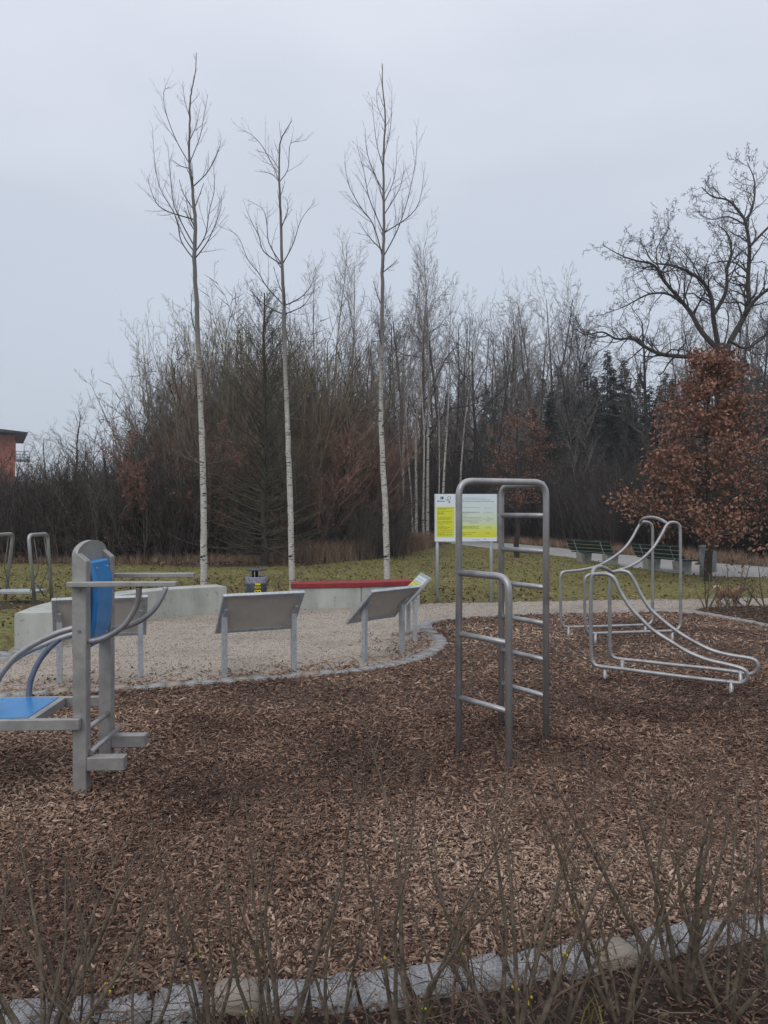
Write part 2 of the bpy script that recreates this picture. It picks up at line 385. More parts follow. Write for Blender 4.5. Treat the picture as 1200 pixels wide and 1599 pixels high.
def leaf_variant():
    c = random.uniform(-.25, .35)
    v = [(-.5, 0, 0), (-.2, .28, c * .3), (.2, .3, c * .5), (.55, 0, c * .6), (.2, -.28, c * .2), (-.2, -.3, c * .4), (0, 0, -.08)]
    return v, [(0, 6, 1), (1, 6, 2), (2, 6, 3), (3, 6, 4), (4, 6, 5), (5, 6, 0)]
def tuft_variant(nb=9, spread=.6, lean=.5, wd=.035):
    v, f = [], []
    for _ in range(nb):
        a = random.uniform(0, 6.28); r = random.uniform(0, spread); x, y = r * math.cos(a), r * math.sin(a)
        h = random.uniform(.5, 1); b = random.uniform(0, 6.28); lx, ly = math.cos(b) * lean * h * random.random(), math.sin(b) * lean * h * random.random()
        c = random.uniform(0, 6.28); wx, wy = math.cos(c) * wd, math.sin(c) * wd; i = len(v)
        v += [(x - wx, y - wy, 0), (x + wx, y + wy, 0), (x + lx * .35 + wx * .7, y + ly * .35 + wy * .7, h * .6), (x + lx * .35 - wx * .7, y + ly * .35 - wy * .7, h * .6), (x + lx, y + ly, h)]
        f += [(i, i + 1, i + 2, i + 3), (i + 3, i + 2, i + 4)]
    return v, f
def stone_variant():
    bm = bmesh.new(); bmesh.ops.create_icosphere(bm, subdivisions=1, radius=.5)
    v = [tuple(x.co * random.uniform(.75, 1.15)) for x in bm.verts]; f = [tuple(y.index for y in x.verts) for x in bm.faces]; bm.free()
    return v, f
def rpts(x0, x1, y0, y1, n): return np.stack([rng.uniform(x0, x1, n), rng.uniform(y0, y1, n), np.zeros(n)], 1)

# ------------------------------------------------------------------ the ground
near_kerb = [Vector((-9, 4.0, 0)), Vector((-6, 3.0, 0)), Vector((-3.6, 2.45, 0))] + [G(*p) for p in ( (-120, 1592), (0, 1598), (120, 1590), (260, 1575), (400, 1562), (560, 1553), (680, 1535), (780, 1522), (870, 1507), (960, 1492), (1060, 1470), (1200, 1446), (1330, 1425), (1480, 1402))] + [Vector((3.6, 3.75, 0)), Vector((5.6, 4.9, 0)), Vector((8.5, 6.6, 0))]
s_curve = [Vector((-9, 5.6, 0)), Vector((-6.5, 5.9, 0))] + [G(*p) for p in ((-260, 1112), (-120, 1098), (8, 1088), (88, 1084), (149, 1080), (234, 1075), (330, 1068), (380, 1063), (475, 1056), (552, 1050), (597, 1043), (640, 1034), (672, 1022), (688, 1010), (690, 1003), (682, 994), (668, 986), (661, 979.5), (668, 974), (683, 970.5), (705, 967), (760, 963), (840, 960), (960, 957), (1062, 954.5), (1140, 966), (1200, 978), (1330, 1005))] + [Vector((8.6, 8.5, 0))]
sets_s = cr_spline(s_curve, 10)
for _ in range(60): sets_s = [sets_s[0]] + [(sets_s[i - 1] + sets_s[i] * 2 + sets_s[i + 1]) / 4 for i in range(1, len(sets_s) - 1)] + [sets_s[-1]]
s_curve = sets_s[::3] + [sets_s[-1]]; sets_n = cr_spline(near_kerb, 10)
north = [G(*p) for p in ((657, 944), (720, 943), (840, 940.5), (954, 938.5), (1089, 937), (1250, 934))]
ground = sheet('ground', [(-400, -60), (400, -60), (400, 700), (-400, 700)], -.004, lawn_m)
gravel_poly = [tuple(p[:2]) for p in sets_s] + [G(1300, 934)[:2], *[tuple(p[:2]) for p in north[::-1]], G(456, 946)[:2], G(356, 946)[:2], G(200, 956)[:2], G(60, 985)[:2], G(20, 1012)[:2], G(0, 1030)[:2], G(-120, 1045)[:2], G(-260, 1060)[:2]]
gravel = sheet('gravel_ground', gravel_poly, .004, gravel_m)
chip_poly = [tuple(p[:2]) for p in sets_s] + [tuple(p[:2]) for p in sets_n[::-1]]
chipbed = sheet('chip_bed', chip_poly, .006, chipbase_m)
near_bed_poly = [tuple(p[:2]) for p in sets_n] + [(11, -3), (-10, -3)]
near_bed = sheet('planting_bed', near_bed_poly, .002, mulch_m)
bed2_poly = [tuple(G(*p)[:2]) for p in ((1085, 953.5), (1110, 949), (1200, 947), (1330, 946), (1330, 1001), (1200, 975), (1140, 963.5))]
bed2 = sheet('shrub_bed', bed2_poly, .009, mulch_m)
floor_poly = [(-200, 26)] + [tuple(G(*p)[:2]) for p in ((-400, 881), (0, 880), (200, 882), (330, 886), (480, 884), (560, 875), (640, 864), (690, 852), (722, 847.5), (800, 850), (900, 859.5), (1000, 870), (1100, 880), (1200, 887), (1500, 905))] + [(200, 18), (300, 300), (-300, 300)]
ffloor = sheet('forest_floor', floor_poly, .002, floor_m)
path_poly = [tuple(G(*p)[:2]) for p in ((640, 843), (690, 847.3), (723, 852), (770, 857.5), (819, 864), (880, 870), (928, 877), (980, 886), (1040, 894.5), (1112, 901.5), (1200, 903), (1400, 902), (1400, 893), (1200, 886.5), (1100, 879), (1000, 869.5), (900, 859), (800, 849.6), (723, 845.5), (640, 840))]
path = sheet('path', path_poly, .01, path_m)

soil = sheet('bare_soil', [(-6.45 + math.cos(a * .449) * (.75 + .12 * math.sin(a * 2.3)), 13.25 + math.sin(a * .449) * (.62 + .1 * math.sin(a * 1.7)), 0) for a in range(14)], .002, mulch_m)
# granite setts, each its own stone
def sett_mesh(i, m, L=.15, Wd=.15, H=.12):
    bm = bmesh.new(); bmesh.ops.create_cube(bm, size=1, matrix=Matrix.Diagonal((L, Wd, H, 1)))
    for v in bm.verts: v.co += Vector([random.uniform(-.012, .012) for _ in range(3)])
    bmesh.ops.bevel(bm, geom=list(bm.edges), offset=.014, segments=2, affect='EDGES', clamp_overlap=True)
    for v in bm.verts: v.co += Vector([random.uniform(-.0022, .0022) for _ in range(3)])
    me = bpy.data.meshes.new('sett'); bm.to_mesh(me); bm.free(); me.materials.append(m)
    for p in me.polygons: p.use_smooth = True
    return me
setts = [sett_mesh(i, granite) for i in range(7)] + [sett_mesh(i, granite_b) for i in range(3)]
def kerb(name, line, step=.158, wd=1.0, length=1.0, z=-.042, rows=1, buff=.12, gap=.165):
    root = thing(name, None, None); root['kind'] = 'structure'
    L = [Vector((p[0], p[1], 0)) for p in line]; acc = 0; nxt = 0
    for a, b in zip(L[:-1], L[1:]):
        d = (b - a).length
        while nxt <= acc + d and d > 1e-6:
            p = a.lerp(b, (nxt - acc) / d); yaw = math.atan2(b.y - a.y, b.x - a.x); nrm = Vector((-math.sin(yaw), math.cos(yaw), 0))
            for r_ in range(rows):
                me = random.choice(setts[7:]) if random.random() < buff else random.choice(setts[:7])
                o = bpy.data.objects.new('stone', me); COL.objects.link(o); o.parent = root
                q = p + nrm * ((r_ - (rows - 1) / 2) * gap) + Vector((random.uniform(-.006, .006), random.uniform(-.01, .01), z + random.uniform(-.008, .008)))
                o.location = q; o.rotation_euler = (R(random.uniform(-3, 3)), R(random.uniform(-3, 3)), yaw + R(random.uniform(-4, 4)))
                o.scale = (length * random.uniform(.9, 1.06), wd * random.uniform(.92, 1.06), 1)
            nxt += step * random.uniform(.97, 1.05)
        acc += d
    return root
kerb('near_kerb', sets_n, .167, 1.06, 1.04, -.028, buff=.12)
kerb('curved_kerb', sets_s, .16, 1.15, .97, -.034, buff=.07)
kerb('lawn_kerb', cr_spline(north, 8), .16, .8, .97, -.05, buff=.1)
kerb('paved_strip', cr_spline([G(84, 1016), G(45, 1020), G(0, 1026), G(-70, 1038), G(-200, 1050)], 8), .16, 1, .97, -.045, rows=3, buff=.1)

# wood chips
def yaw_rot(n, tilt): return np.stack([rng.normal(0, tilt, n), rng.normal(0, tilt, n), rng.uniform(0, 6.283, n)], 1)
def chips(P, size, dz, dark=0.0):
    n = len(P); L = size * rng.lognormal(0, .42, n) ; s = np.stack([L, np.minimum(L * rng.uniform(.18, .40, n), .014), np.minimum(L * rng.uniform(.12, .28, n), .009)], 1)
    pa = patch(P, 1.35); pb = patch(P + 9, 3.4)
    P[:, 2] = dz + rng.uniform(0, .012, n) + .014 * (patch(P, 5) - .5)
    worn_shade = sum(k_ * np.exp(-((P[:, 0] - x) ** 2 + ((P[:, 1] - y) * .8) ** 2) / w_) for x, y, w_, k_ in ((-.6, 5.2, 1.1, .09), (-1.1, 4.3, .12, .22), (.9, 5.2, .3, .10), (2.3, 6.2, 1.2, .07), (-1.2, 5.9, .9, .06)))  # darker patches: damp, trodden chips plus shading painted in under the equipment
    sh = .48 - worn_shade + .55 * (pa - .5) + .3 * (pb - .5) + rng.normal(0, .17, n) - dark
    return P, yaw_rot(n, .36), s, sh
P = []
for (x0, x1, y0, y1, dens) in ((-3.0, 3.2, 2.3, 4.2, 6000), (-3.9, 4.3, 4.2, 6.2, 3600), (-5.0, 5.8, 6.2, 8.2, 1500), (-3.5, 7.5, 8.2, 12.8, 700), (-9, -3.4, 2.6, 6.1, 700), (3.7, 8.6, 3.6, 8.6, 900)):
    P.append(rpts(x0, x1, y0, y1, int((x1 - x0) * (y1 - y0) * dens)))
P = np.concatenate(P); P = P[inside(P, chip_poly)]
P = P[(dist_line(P, near_kerb) > rng.uniform(.03, .085, len(P)) * np.where(rng.random(len(P)) < .5, 1, 1.2)) & (dist_line(P, s_curve) > .085)]
far = np.clip((P[:, 1] - 4) / 8, 0, 1)
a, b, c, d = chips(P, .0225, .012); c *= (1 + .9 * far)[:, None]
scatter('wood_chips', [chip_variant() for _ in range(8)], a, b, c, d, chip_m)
n = 60000; P = np.concatenate([rpts(-3.2, 3.4, 2.4, 5, 42000), rpts(-4.4, 5, 5, 8, 30000)]); P = P[inside(P, chip_poly)]; n = len(P); P[:, 2] = rng.uniform(.006, .03, n)
q_ = rng.lognormal(0, .4, n) * .0095; tag(scatter('wood_fibres', [chip_variant() for _ in range(3)], P, yaw_rot(n, .5), np.stack([q_, q_ * .3, q_ * .25], 1), rng.normal(.45, .25, n), chip_m), 'fine wood fibres and dust between the chips', 'wood fibres')
P = rpts(-3.5, 4.5, 2.6, 9, 260); P = P[inside(P, chip_poly)]; n = len(P); P[:, 2] = .03; q_ = rng.uniform(.03, .06, n)
tag(scatter('blown_leaves', [leaf_variant() for _ in range(4)], P, yaw_rot(n, .3), np.stack([q_, q_ * .7, q_], 1), rng.uniform(.2, 1, n), litter_m), 'a few blown leaves lying on the wood chips', 'leaves')
feet_ = [(-1.715, 4.36), (-1.739, 4.82), (.495, 5.08), (.767, 4.72), (1.124, 5.33), (.874, 5.73), (2.1, 7.2), (3.02, 6.64), (2.36, 7.52), (3.35, 7.03)]
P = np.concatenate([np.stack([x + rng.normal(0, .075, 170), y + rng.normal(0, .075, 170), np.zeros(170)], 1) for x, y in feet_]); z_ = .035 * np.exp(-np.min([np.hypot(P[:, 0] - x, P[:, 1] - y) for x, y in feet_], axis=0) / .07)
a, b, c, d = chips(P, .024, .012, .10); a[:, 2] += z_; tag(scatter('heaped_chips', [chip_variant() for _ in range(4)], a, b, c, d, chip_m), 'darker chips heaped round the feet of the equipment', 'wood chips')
tag(bpy.data.objects['wood_chips'], 'brown wood chips covering the exercise area', 'wood chips')
# chips kicked over the kerb onto the gravel near the boards
P = rpts(-6, 3, 6.4, 10.2, 48000); dl = dist_line(P, s_curve)
P = P[inside(P, gravel_poly) & (rng.random(len(P)) < np.exp(-dl / .30) * 1.0 * (.35 + 1.1 * patch(P, 2.2))) & (dl > .10)]
a, b, c, d = chips(P, .034, .008, -.14); 
tag(scatter('scattered_chips', [chip_variant() for _ in range(4)], a, b, c, d, chip_m), 'wood chips kicked over the curved kerb onto the gravel', 'wood chips')
# gravel stones
P = rpts(-7, 7.5, 6.8, 14, 75000); P = P[inside(P, gravel_poly)]; n = len(P); P[:, 2] = .006
s = rng.uniform(.006, .018, (n, 1)) * np.array([[1, .8, .6]])
tag(scatter('gravel_stones', [stone_variant() for _ in range(4)], P, yaw_rot(n, .5), s, rng.normal(.42, .22, n) + .3 * (patch(P, 2) - .5), stone_m), 'pale grit and pebbles on the gravel area', 'gravel')
# litter in the beds
P = rpts(-3.0, 3.4, 1.6, 3.3, 42000); P = P[inside(P, near_bed_poly)]; P = P[dist_line(P, near_kerb) > .08]
a, b, c, d = chips(P, .015, .008, .27)
tag(scatter('bed_litter', [chip_variant() for _ in range(5)], a, b, c, d, chip_m), 'dark woody litter under the foreground shrubs', 'litter')
P = rpts(4, 9, 9, 14, 9000); P = P[inside(P, bed2_poly)]
a, b, c, d = chips(P, .05, .012, .25)
tag(scatter('shrub_bed_litter', [chip_variant() for _ in range(5)], a, b, c, d, chip_m), 'dark mulch under the small shrubs by the dog', 'mulch')

# lawn
def lawn_ok(P):
    return ~inside(P, gravel_poly) & ~inside(P, chip_poly) & ~inside(P, floor_poly) & ~inside(P, path_poly) & ~inside(P, bed2_poly)
P = np.concatenate([rpts(-13, 13, 8, 20, 88000), rpts(-17, 14, 20, 38, 60000)]); P = P[lawn_ok(P) & (np.abs(P[:, 0]) < P[:, 1] * .58 + 2)]; n = len(P)
pa = patch(P, 1.1); pb = patch(P + 5, 3.0); hh = rng.uniform(.02, .038, n) * (1 + .5 * (pb - .5)); sc = np.stack([hh * 1.7, hh * 1.7, hh], 1) * (1 + .35 * (P[:, 1:2] > 20))
P[:, 2] = -.004
tag(scatter('grass', [tuft_variant(13, .7, .6, .016) for _ in range(6)], P, np.stack([0 * hh, 0 * hh, rng.uniform(0, 6.28, n)], 1), sc, .40 + .75 * (pa - .5) + .4 * (pb - .5) + rng.normal(0, .2, n), grass_m), 'short olive winter grass on the lawn', 'grass')
P = rpts(-15, 12, 9.5, 30, 60000); pl = patch(P, .9); nearbirch = np.exp(-((P[:, 0] + 2.5) ** 2 / 14 + (P[:, 1] - 15) ** 2 / 8))
k = rng.random(len(P)) < .16 + .8 * nearbirch + .35 * np.clip(pl - .5, 0, 1) + .5 * np.exp(-((P[:, 1] - 13.6) / .8) ** 2) * (P[:, 0] > 0)
P = P[k]; P = P[lawn_ok(P)]; n = len(P); P[:, 2] = rng.uniform(.02, .055, n); sz = rng.uniform(.035, .09, n)
tag(scatter('fallen_leaves', [leaf_variant() for _ in range(5)], P, yaw_rot(n, .5), np.stack([sz, sz * .8, sz], 1), rng.uniform(0, 1, n), litter_m), 'brown fallen leaves scattered over the lawn', 'leaves')
P = rpts(-16, 18, 19, 50, 50000); P = P[inside(P, floor_poly) & ~inside(P, path_poly)]; n = len(P); P[:, 2] = rng.uniform(.01, .08, n); sz = rng.uniform(.05, .13, n)
tag(scatter('leaf_litter', [leaf_variant() for _ in range(5)], P, yaw_rot(n, .5), np.stack([sz, sz * .8, sz], 1), rng.uniform(0, .9, n), litter_m), 'brown leaf litter at the edge of the wood', 'leaves')
# dry grass
P = np.concatenate([rpts(-3.5, 6, 24, 36, 15000), rpts(-16, -3, 23.4, 26, 1500), rpts(4, 20, 20, 46, 16000)])
sc_ = np.concatenate([np.full(15000, 1.0), np.full(1500, .5), np.full(16000, .55)])
edge = dist_line(P, [Vector((x, y, 0)) for x, y in floor_poly[1:-3]])
k = inside(P, floor_poly) & ~inside(P, path_poly) & ((P[:, 0] < 4.2) & (P[:, 1] < 36) | (edge < 2.6) & (rng.random(len(P)) < .8))
k &= ~((P[:, 0] > 4.2) & (P[:, 0] < 8) & (P[:, 1] < 23)); P = P[k]; sc_ = sc_[k]
n = len(P); h = rng.uniform(.35, .9, n) * sc_; pt = patch(P, 1.2); keep = (pt > .33) | (h < .35); P, h = P[keep], h[keep]; n = len(P)
tag(scatter('dry_grass', [tuft_variant(14, .35, .9, .012) for _ in range(6)], P, np.stack([0 * h, 0 * h, rng.uniform(0, 6.28, n)], 1), np.stack([h, h, h], 1), .38 + .5 * (patch(P, 2) - .5) + rng.normal(0, .2, n), dry_m), 'tall dry pinkish brown grass at the wood edge', 'dry grass')
P = rpts(-2.2, 2.6, 1.6, 2.5, 90); P = P[inside(P, near_bed_poly)]; n = len(P); h = rng.uniform(.05, .16, n)
tag(scatter('bed_weeds', [tuft_variant(8, .3, 1.0, .02) for _ in range(4)], P, np.stack([0 * h, 0 * h, rng.uniform(0, 6.28, n)], 1), np.stack([h, h, h], 1), rng.uniform(.3, 1, n), grass_m), 'thin grass and weeds in the foreground bed', 'weeds')

# ------------------------------------------------------------------ tree growing
def vadd(a, b, s=1): return (a[0] + b[0] * s, a[1] + b[1] * s, a[2] + b[2] * s)
def vnorm(a):
    l = math.sqrt(a[0] ** 2 + a[1] ** 2 + a[2] ** 2) or 1; return (a[0] / l, a[1] / l, a[2] / l)
def side_dir(d, ang):
    while 1:
        q = (random.gauss(0, 1), random.gauss(0, 1), random.gauss(0, 1)); k = q[0] * d[0] + q[1] * d[1] + q[2] * d[2]
        s = (q[0] - k * d[0], q[1] - k * d[1], q[2] - k * d[2]); l = math.sqrt(s[0] ** 2 + s[1] ** 2 + s[2] ** 2)
        if l > .1: break
    ca, sa = math.cos(ang), math.sin(ang) / l
    return (d[0] * ca + s[0] * sa, d[1] * ca + s[1] * sa, d[2] * ca + s[2] * sa)
def grow(out, p, d, L, r, lv, S, tips=None):
    n = S['n'][lv]; wob = S['wob'][lv]; up = S['up'][lv]; st = L / n; pts = [p]; rs = [r]; ds = [d]; end = S.get('end', .3)
    for i in range(n):
        d = vnorm((d[0] + random.gauss(0, wob), d[1] + random.gauss(0, wob), d[2] + random.gauss(0, wob) + up))
        p = vadd(p, d, st); pts.append(p); rs.append(r * (1 - (1 - end) * (i + 1) / n)); ds.append(d)
    out[lv].append((pts, rs))
    if lv + 1 < len(S['n']):
        kid(out, pts, rs, ds, L, lv, S, tips)
    elif tips is not None: tips.append((pts[-1], pts[len(pts) // 2]))
def kid(out, pts, rs, ds, L, lv, S, tips=None, mult=1):
    n = len(pts) - 1; c = S['kids'][lv] * mult; c = int(c) + (random.random() < c % 1)
    for j in range(c):
        t = S['start'][lv] + (1 - S['start'][lv]) * (j + random.random()) / c; f = t * n; i = min(int(f), n - 1); f -= i
        q = tuple(pts[i][m] * (1 - f) + pts[i + 1][m] * f for m in range(3)); rr = rs[i] * (1 - f) + rs[i + 1] * f
        a = random.uniform(*S['ang'][lv]); dd = side_dir(ds[min(i + 1, n)], a)
        if S.get('flat') and lv == 0: dd = vnorm((dd[0], dd[1], dd[2] * .3 + .1))
        l = L * S['ratio'][lv] * (1 - S.get('shape', .6) * t) * random.uniform(.65, 1.2)
        if 'len' in S and S['len'][lv]: l = S['len'][lv] * (1 - S.get('shape', .6) * t) * random.uniform(.6, 1.25)
        grow(out, q, dd, l, max(rr * S['kr'][lv], S.get('rmin', .003)), lv + 1, S, tips)
def tree_meshes(out, ks=(9, 6, 4, 3, 3)):
    tr = multi_tubes([(out[0], ks[0])]) if out[0] else None
    cr = multi_tubes([(out[i], ks[i]) for i in range(1, len(out)) if out[i]])
    return tr, cr
def tree_thing(name, label, cat, out, tm, cm, loc, group=None, ks=(9, 6, 4, 3, 3), leaves=None, lm=None):
    root = thing(name, label, cat, loc, 0, group); tr, cr = tree_meshes(out, ks)
    if tr: link('trunk', mesh_np('trunk', tr[0], [tr[1]], True), tm, root)
    link('crown', mesh_np('crown', cr[0], [cr[1]]), cm, root)
    if leaves is not None: link('leaves', leaves, lm, root)
    return root
def leaf_cloud(tips, per, size, jit, name='leaves'):
    """small bent leaves set around twig tips"""
    T = np.array([t[0] for t in tips] + [t[1] for t in tips]); T = np.repeat(T, per, axis=0); n = len(T)
    C = T + rng.normal(0, jit, (n, 3)); s = rng.uniform(.6, 1.25, n)[:, None] * size
    A = rng.normal(0, 1, (n, 3)); A[:, 2] -= .5; A /= np.linalg.norm(A, axis=1)[:, None]
    B = np.cross(A, rng.normal(0, 1, (n, 3))); B /= np.linalg.norm(B, axis=1)[:, None]; Cc = np.cross(A, B)
    V = np.stack([C, C + A * s * .5 + B * s * .32 + Cc * s * .12, C + A * s, C + A * s * .5 - B * s * .32 + Cc * s * .12], 1).reshape(-1, 3)
    i = np.arange(n) * 4; F = np.concatenate([np.stack([i, i + 1, i + 2], 1), np.stack([i, i + 2, i + 3], 1)])
    return mesh_np(name, V, [F])
def limb(pts, r0, r1, per=5):
    P = cr_spline(pts, per); n = len(P); rs = [r0 + (r1 - r0) * i / (n - 1) for i in range(n)]
    P = [tuple(p) for p in P]; ds = [vnorm(tuple(P[min(i + 1, n - 1)][m] - P[max(i - 1, 0)][m] for m in range(3))) for i in range(n)]
    L = sum(math.dist(P[i], P[i + 1]) for i in range(n - 1))
    return P, rs, ds, L

# the three young birches, limb by limb
def c8(x, y): return x / 2.4 + 200, y / 2.4 + 60
def c3(x, y): return x / 2.4 + 200, y / 2.4 + 500
TW = dict(n=[4, 5, 3, 2], wob=[.05, .06, .09, .12], up=[.05, .11, .12, .06], kids=[0, 6, 3.4, 0], ang=[(.5, .8), (.35, .75), (.45, .8), (.5, .9)], ratio=[.3, .50, .42, .4], start=[.3, .15, .2, .2], kr=[.5, .55, .6, .6], shape=.7, rmin=.0021, end=.35)
def young_birch(label, trunk, limbs, Y, extra, r0, seed):
    random.seed(seed); base = at(*trunk[0], Y); base.z = 0
    def loc(px, py, dy=0):
        p = at(px, py, Y + dy); return (p.x - base.x, p.y - base.y, max(p.z, 0))
    out = [[], [], [], [], []]
    tp = [(0, 0, -.05)] + [loc(*p) for p in trunk[1:]]
    P, rs, ds, L = limb(tp, r0, .006, 6); n = len(P); rs = [r0 * (1 - i / (n - 1)) ** 1.05 + .006 for i in range(n)]
    P = [(p_[0] + random.gauss(0, .003), p_[1] + random.gauss(0, .006), p_[2]) for p_ in P]; rs = [q_ * random.uniform(.96, 1.04) for q_ in rs]
    out[0].append((P, rs))
    for li in limbs:
        sy = random.uniform(-.7, .7); m = len(li)
        pts = [loc(*p, dy=sy * (i / max(m - 1, 1)) * 1.1) for i, p in enumerate(li)]
        dz = min(range(len(P)), key=lambda i: abs(P[i][2] - pts[0][2])); pts[0] = P[dz]
        Q, qr, qd, QL = limb(pts, max(min(rs[dz] * .45, .0135), .006), .0022, 5)
        out[1].append((Q, qr)); kid(out, Q, qr, qd, min(QL, 1.6), 1, TW, None, max(QL / 1.0, 1.3))
    S2 = dict(TW); S2['shape'] = .85; S2['kids'] = [extra, 4, 2, 0]; S2['start'] = [.45, .15, .2, .2]; S2['len'] = [1.0, 0, 0, 0]; S2['ratio'] = [.1, .4, .5, .4]; S2['kr'] = [.35, .55, .6, .6]
    kid(out, P, rs, ds, L, 0, S2)
    return tree_thing('young_birch', label, 'tree', out, bark_young, twig_y, base, 'young birches behind the seat walls', (12, 5, 3, 3, 3))
tA = [(319, 932), (318.5, 860), (318, 780), (316, 700), (313, 620), c8(265, 1180), c8(258, 1000), c8(250, 830), c8(253, 700), c8(245, 600), c8(240, 540), c8(230, 470), c8(232, 300), c8(235, 220), c8(252, 130), c8(257, 55)]
lA = [[c8(*p) for p in l] for l in (((250, 830), (200, 760), (180, 670), (120, 560), (100, 450), (92, 330)), ((215, 780), (178, 640), (160, 520), (150, 400)), ((180, 680), (130, 640), (90, 580), (75, 520)), ((228, 470), (180, 380), (140, 270), (135, 200), (155, 185)), ((230, 460), (270, 370), (285, 290), (300, 210)), ((250, 800), (290, 740), (305, 650), (325, 560), (318, 460)), ((243, 555), (300, 500), (340, 420), (350, 370)), ((250, 830), (300, 760), (345, 650), (350, 590)), ((266, 1120), (242, 1060), (238, 980), (250, 910)), ((240, 490), (200, 480), (165, 455)), ((232, 300), (215, 240), (205, 170)), ((233, 380), (255, 330), (270, 260)), ((252, 720), (225, 640), (215, 560)))]
lA += [[c3(*p) for p in l] for l in (((272, 360), (310, 320), (330, 260), (370, 180)), ((270, 380), (240, 300), (235, 200)), ((272, 540), (225, 500), (200, 430), (165, 360)), ((272, 545), (200, 510), (130, 500)), ((280, 550), (350, 530), (440, 505)), ((275, 590), (230, 585), (180, 560)))]
tB = [(457, 932), (455, 840), (453, 760), (450, 680), (447, 600), (444, 500), c8(585, 980), c8(578, 850), c8(572, 650), c8(567, 540), c8(570, 400), c8(590, 350), c8(615, 310)]
lB = [[c8(*p) for p in l] for l in (((567, 540), (545, 480), (500, 400), (460, 360), (420, 342)), ((567, 540), (600, 490), (608, 400), (640, 388), (670, 382)), ((567, 530), (540, 510), (490, 500)), ((578, 840), (530, 770), (520, 690), (505, 640), (450, 608)), ((578, 840), (620, 770), (650, 680), (700, 615)), ((578, 850), (510, 800), (490, 740), (460, 680), (440, 630)), ((585, 1000), (520, 930), (490, 880), (450, 830), (410, 740), (340, 705)), ((588, 1030), (530, 1010), (470, 960), (440, 900)), ((588, 1030), (660, 1000), (710, 920)), ((586, 1000), (650, 970), (690, 920), (700, 860)), ((572, 700), (600, 640), (590, 595)), ((568, 480), (530, 440), (480, 420)))]
lB += [[c3(*p) for p in l] for l in (((600, 370), (560, 330), (535, 260)), ((600, 370), (640, 330), (650, 300)), ((602, 385), (650, 370), (700, 330)))]
tC = [(605, 932), (604, 860), (602, 790), (598, 720), (595.5, 660), (595, 600), (597, 500), c8(955, 850), c8(960, 700), c8(958, 450), c8(965, 300), c8(955, 180), c8(955, 95)]
lC = [[c8(*p) for p in l] for l in (((955, 830), (920, 700), (870, 630), (825, 540), (812, 430)), ((955, 830), (1010, 720), (1050, 600), (1080, 450), (1083, 330)), ((1010, 720), (1080, 640), (1112, 490)), ((956, 810), (900, 740), (870, 690)), ((958, 555), (920, 500), (895, 420), (890, 340)), ((958, 500), (930, 380), (915, 230)), ((960, 600), (1000, 520), (1010, 380)), ((960, 450), (985, 330), (990, 180)), ((950, 890), (990, 850), (1010, 830)), ((935, 740), (905, 600), (885, 500), (858, 400)), ((958, 600), (930, 520), (880, 470)), ((962, 330), (935, 250), (932, 190)), ((1030, 660), (1020, 560), (1035, 480)))]
lC += [[c3(*p) for p in l] for l in (((945, 380), (900, 290), (850, 190)), ((950, 400), (990, 330), (985, 250)), ((955, 480), (1010, 430), (1030, 330)), ((948, 370), (960, 300), (965, 200)))]
young_birch('tall slender young birch rising behind the left concrete wall', tA, lA, 14.5, 14, .062, 1)
young_birch('slender young birch between the waste bin and the red bench, with loose arching twigs', tB, lB, 14.7, 10, .056, 2)
young_birch('slender young birch behind the red bench, with an even goblet crown', tC, lC, 14.6, 14, .060, 3)

# prototypes of the wood's trees
def proto(kind, seed):
    random.seed(seed); out = [[], [], [], [], []]; tips = []
    if kind == 'upright':      # many ascending stems
        S = dict(n=[8, 6, 4, 3], wob=[.055, .11, .15, .18], up=[.028, .04, .035, .02], kids=[15, 7, 4.2, 0], ang=[(.3, .7), (.35, .85), (.4, .9), (.4, .9)], ratio=[.34, .42, .45, .4], start=[.15, .12, .12, .1], kr=[.5, .5, .6, .6], shape=.55, rmin=.006, end=.15)
        for i in range(12):
            a = random.uniform(0, 6.28); t = random.uniform(.04, .55)
            grow(out, (math.cos(a) * .25, math.sin(a) * .25, 0), vnorm((math.cos(a) * t, math.sin(a) * t, 1)), random.uniform(7.2, 9.8) * (1 - .35 * t), .045, 0, S)
        # keep one stem as the trunk part
    elif kind == 'bare':
        S = dict(n=[9, 6, 5, 3], wob=[.07, .13, .16, .18], up=[.03, .035, .04, .03], kids=[30, 8, 5, 0], ang=[(.5, 1.1), (.5, 1.0), (.5, 1.0), (.4, .9)], ratio=[.34, .42, .45, .4], start=[.25, .15, .15, .2], kr=[.45, .5, .6, .6], shape=.5, rmin=.009, end=.15)
        grow(out, (0, 0, 0), (0, 0, 1), 13, .15, 0, S)
    elif kind == 'birch':
        S = dict(n=[9, 6, 4, 3], wob=[.03, .07, .1, .12], up=[.02, .08, .03, -.02], kids=[30, 8, 4.5, 0], ang=[(.35, .7), (.4, .8), (.4, .9), (.4, .8)], ratio=[.22, .42, .5, .4], start=[.38, .15, .15, .2], kr=[.35, .5, .6, .6], shape=.45, rmin=.007, end=.12)
        grow(out, (0, 0, 0), vnorm((random.uniform(-.06, .06), 0, 1)), 14, .10, 0, S)
    elif kind == 'oak':
        S = dict(n=[7, 8, 6, 4], wob=[.06, .22, .26, .28], up=[.02, .04, .04, .02], kids=[16, 9, 6, 0], ang=[(.7, 1.3), (.5, 1.1), (.5, 1.1), (.4, .8)], ratio=[.46, .42, .42, .4], start=[.3, .2, .15, .2], kr=[.55, .5, .5, .6], shape=.35, rmin=.010, end=.2)
        grow(out, (0, 0, 0), (0, 0, 1), 12, .22, 0, S)
    return out
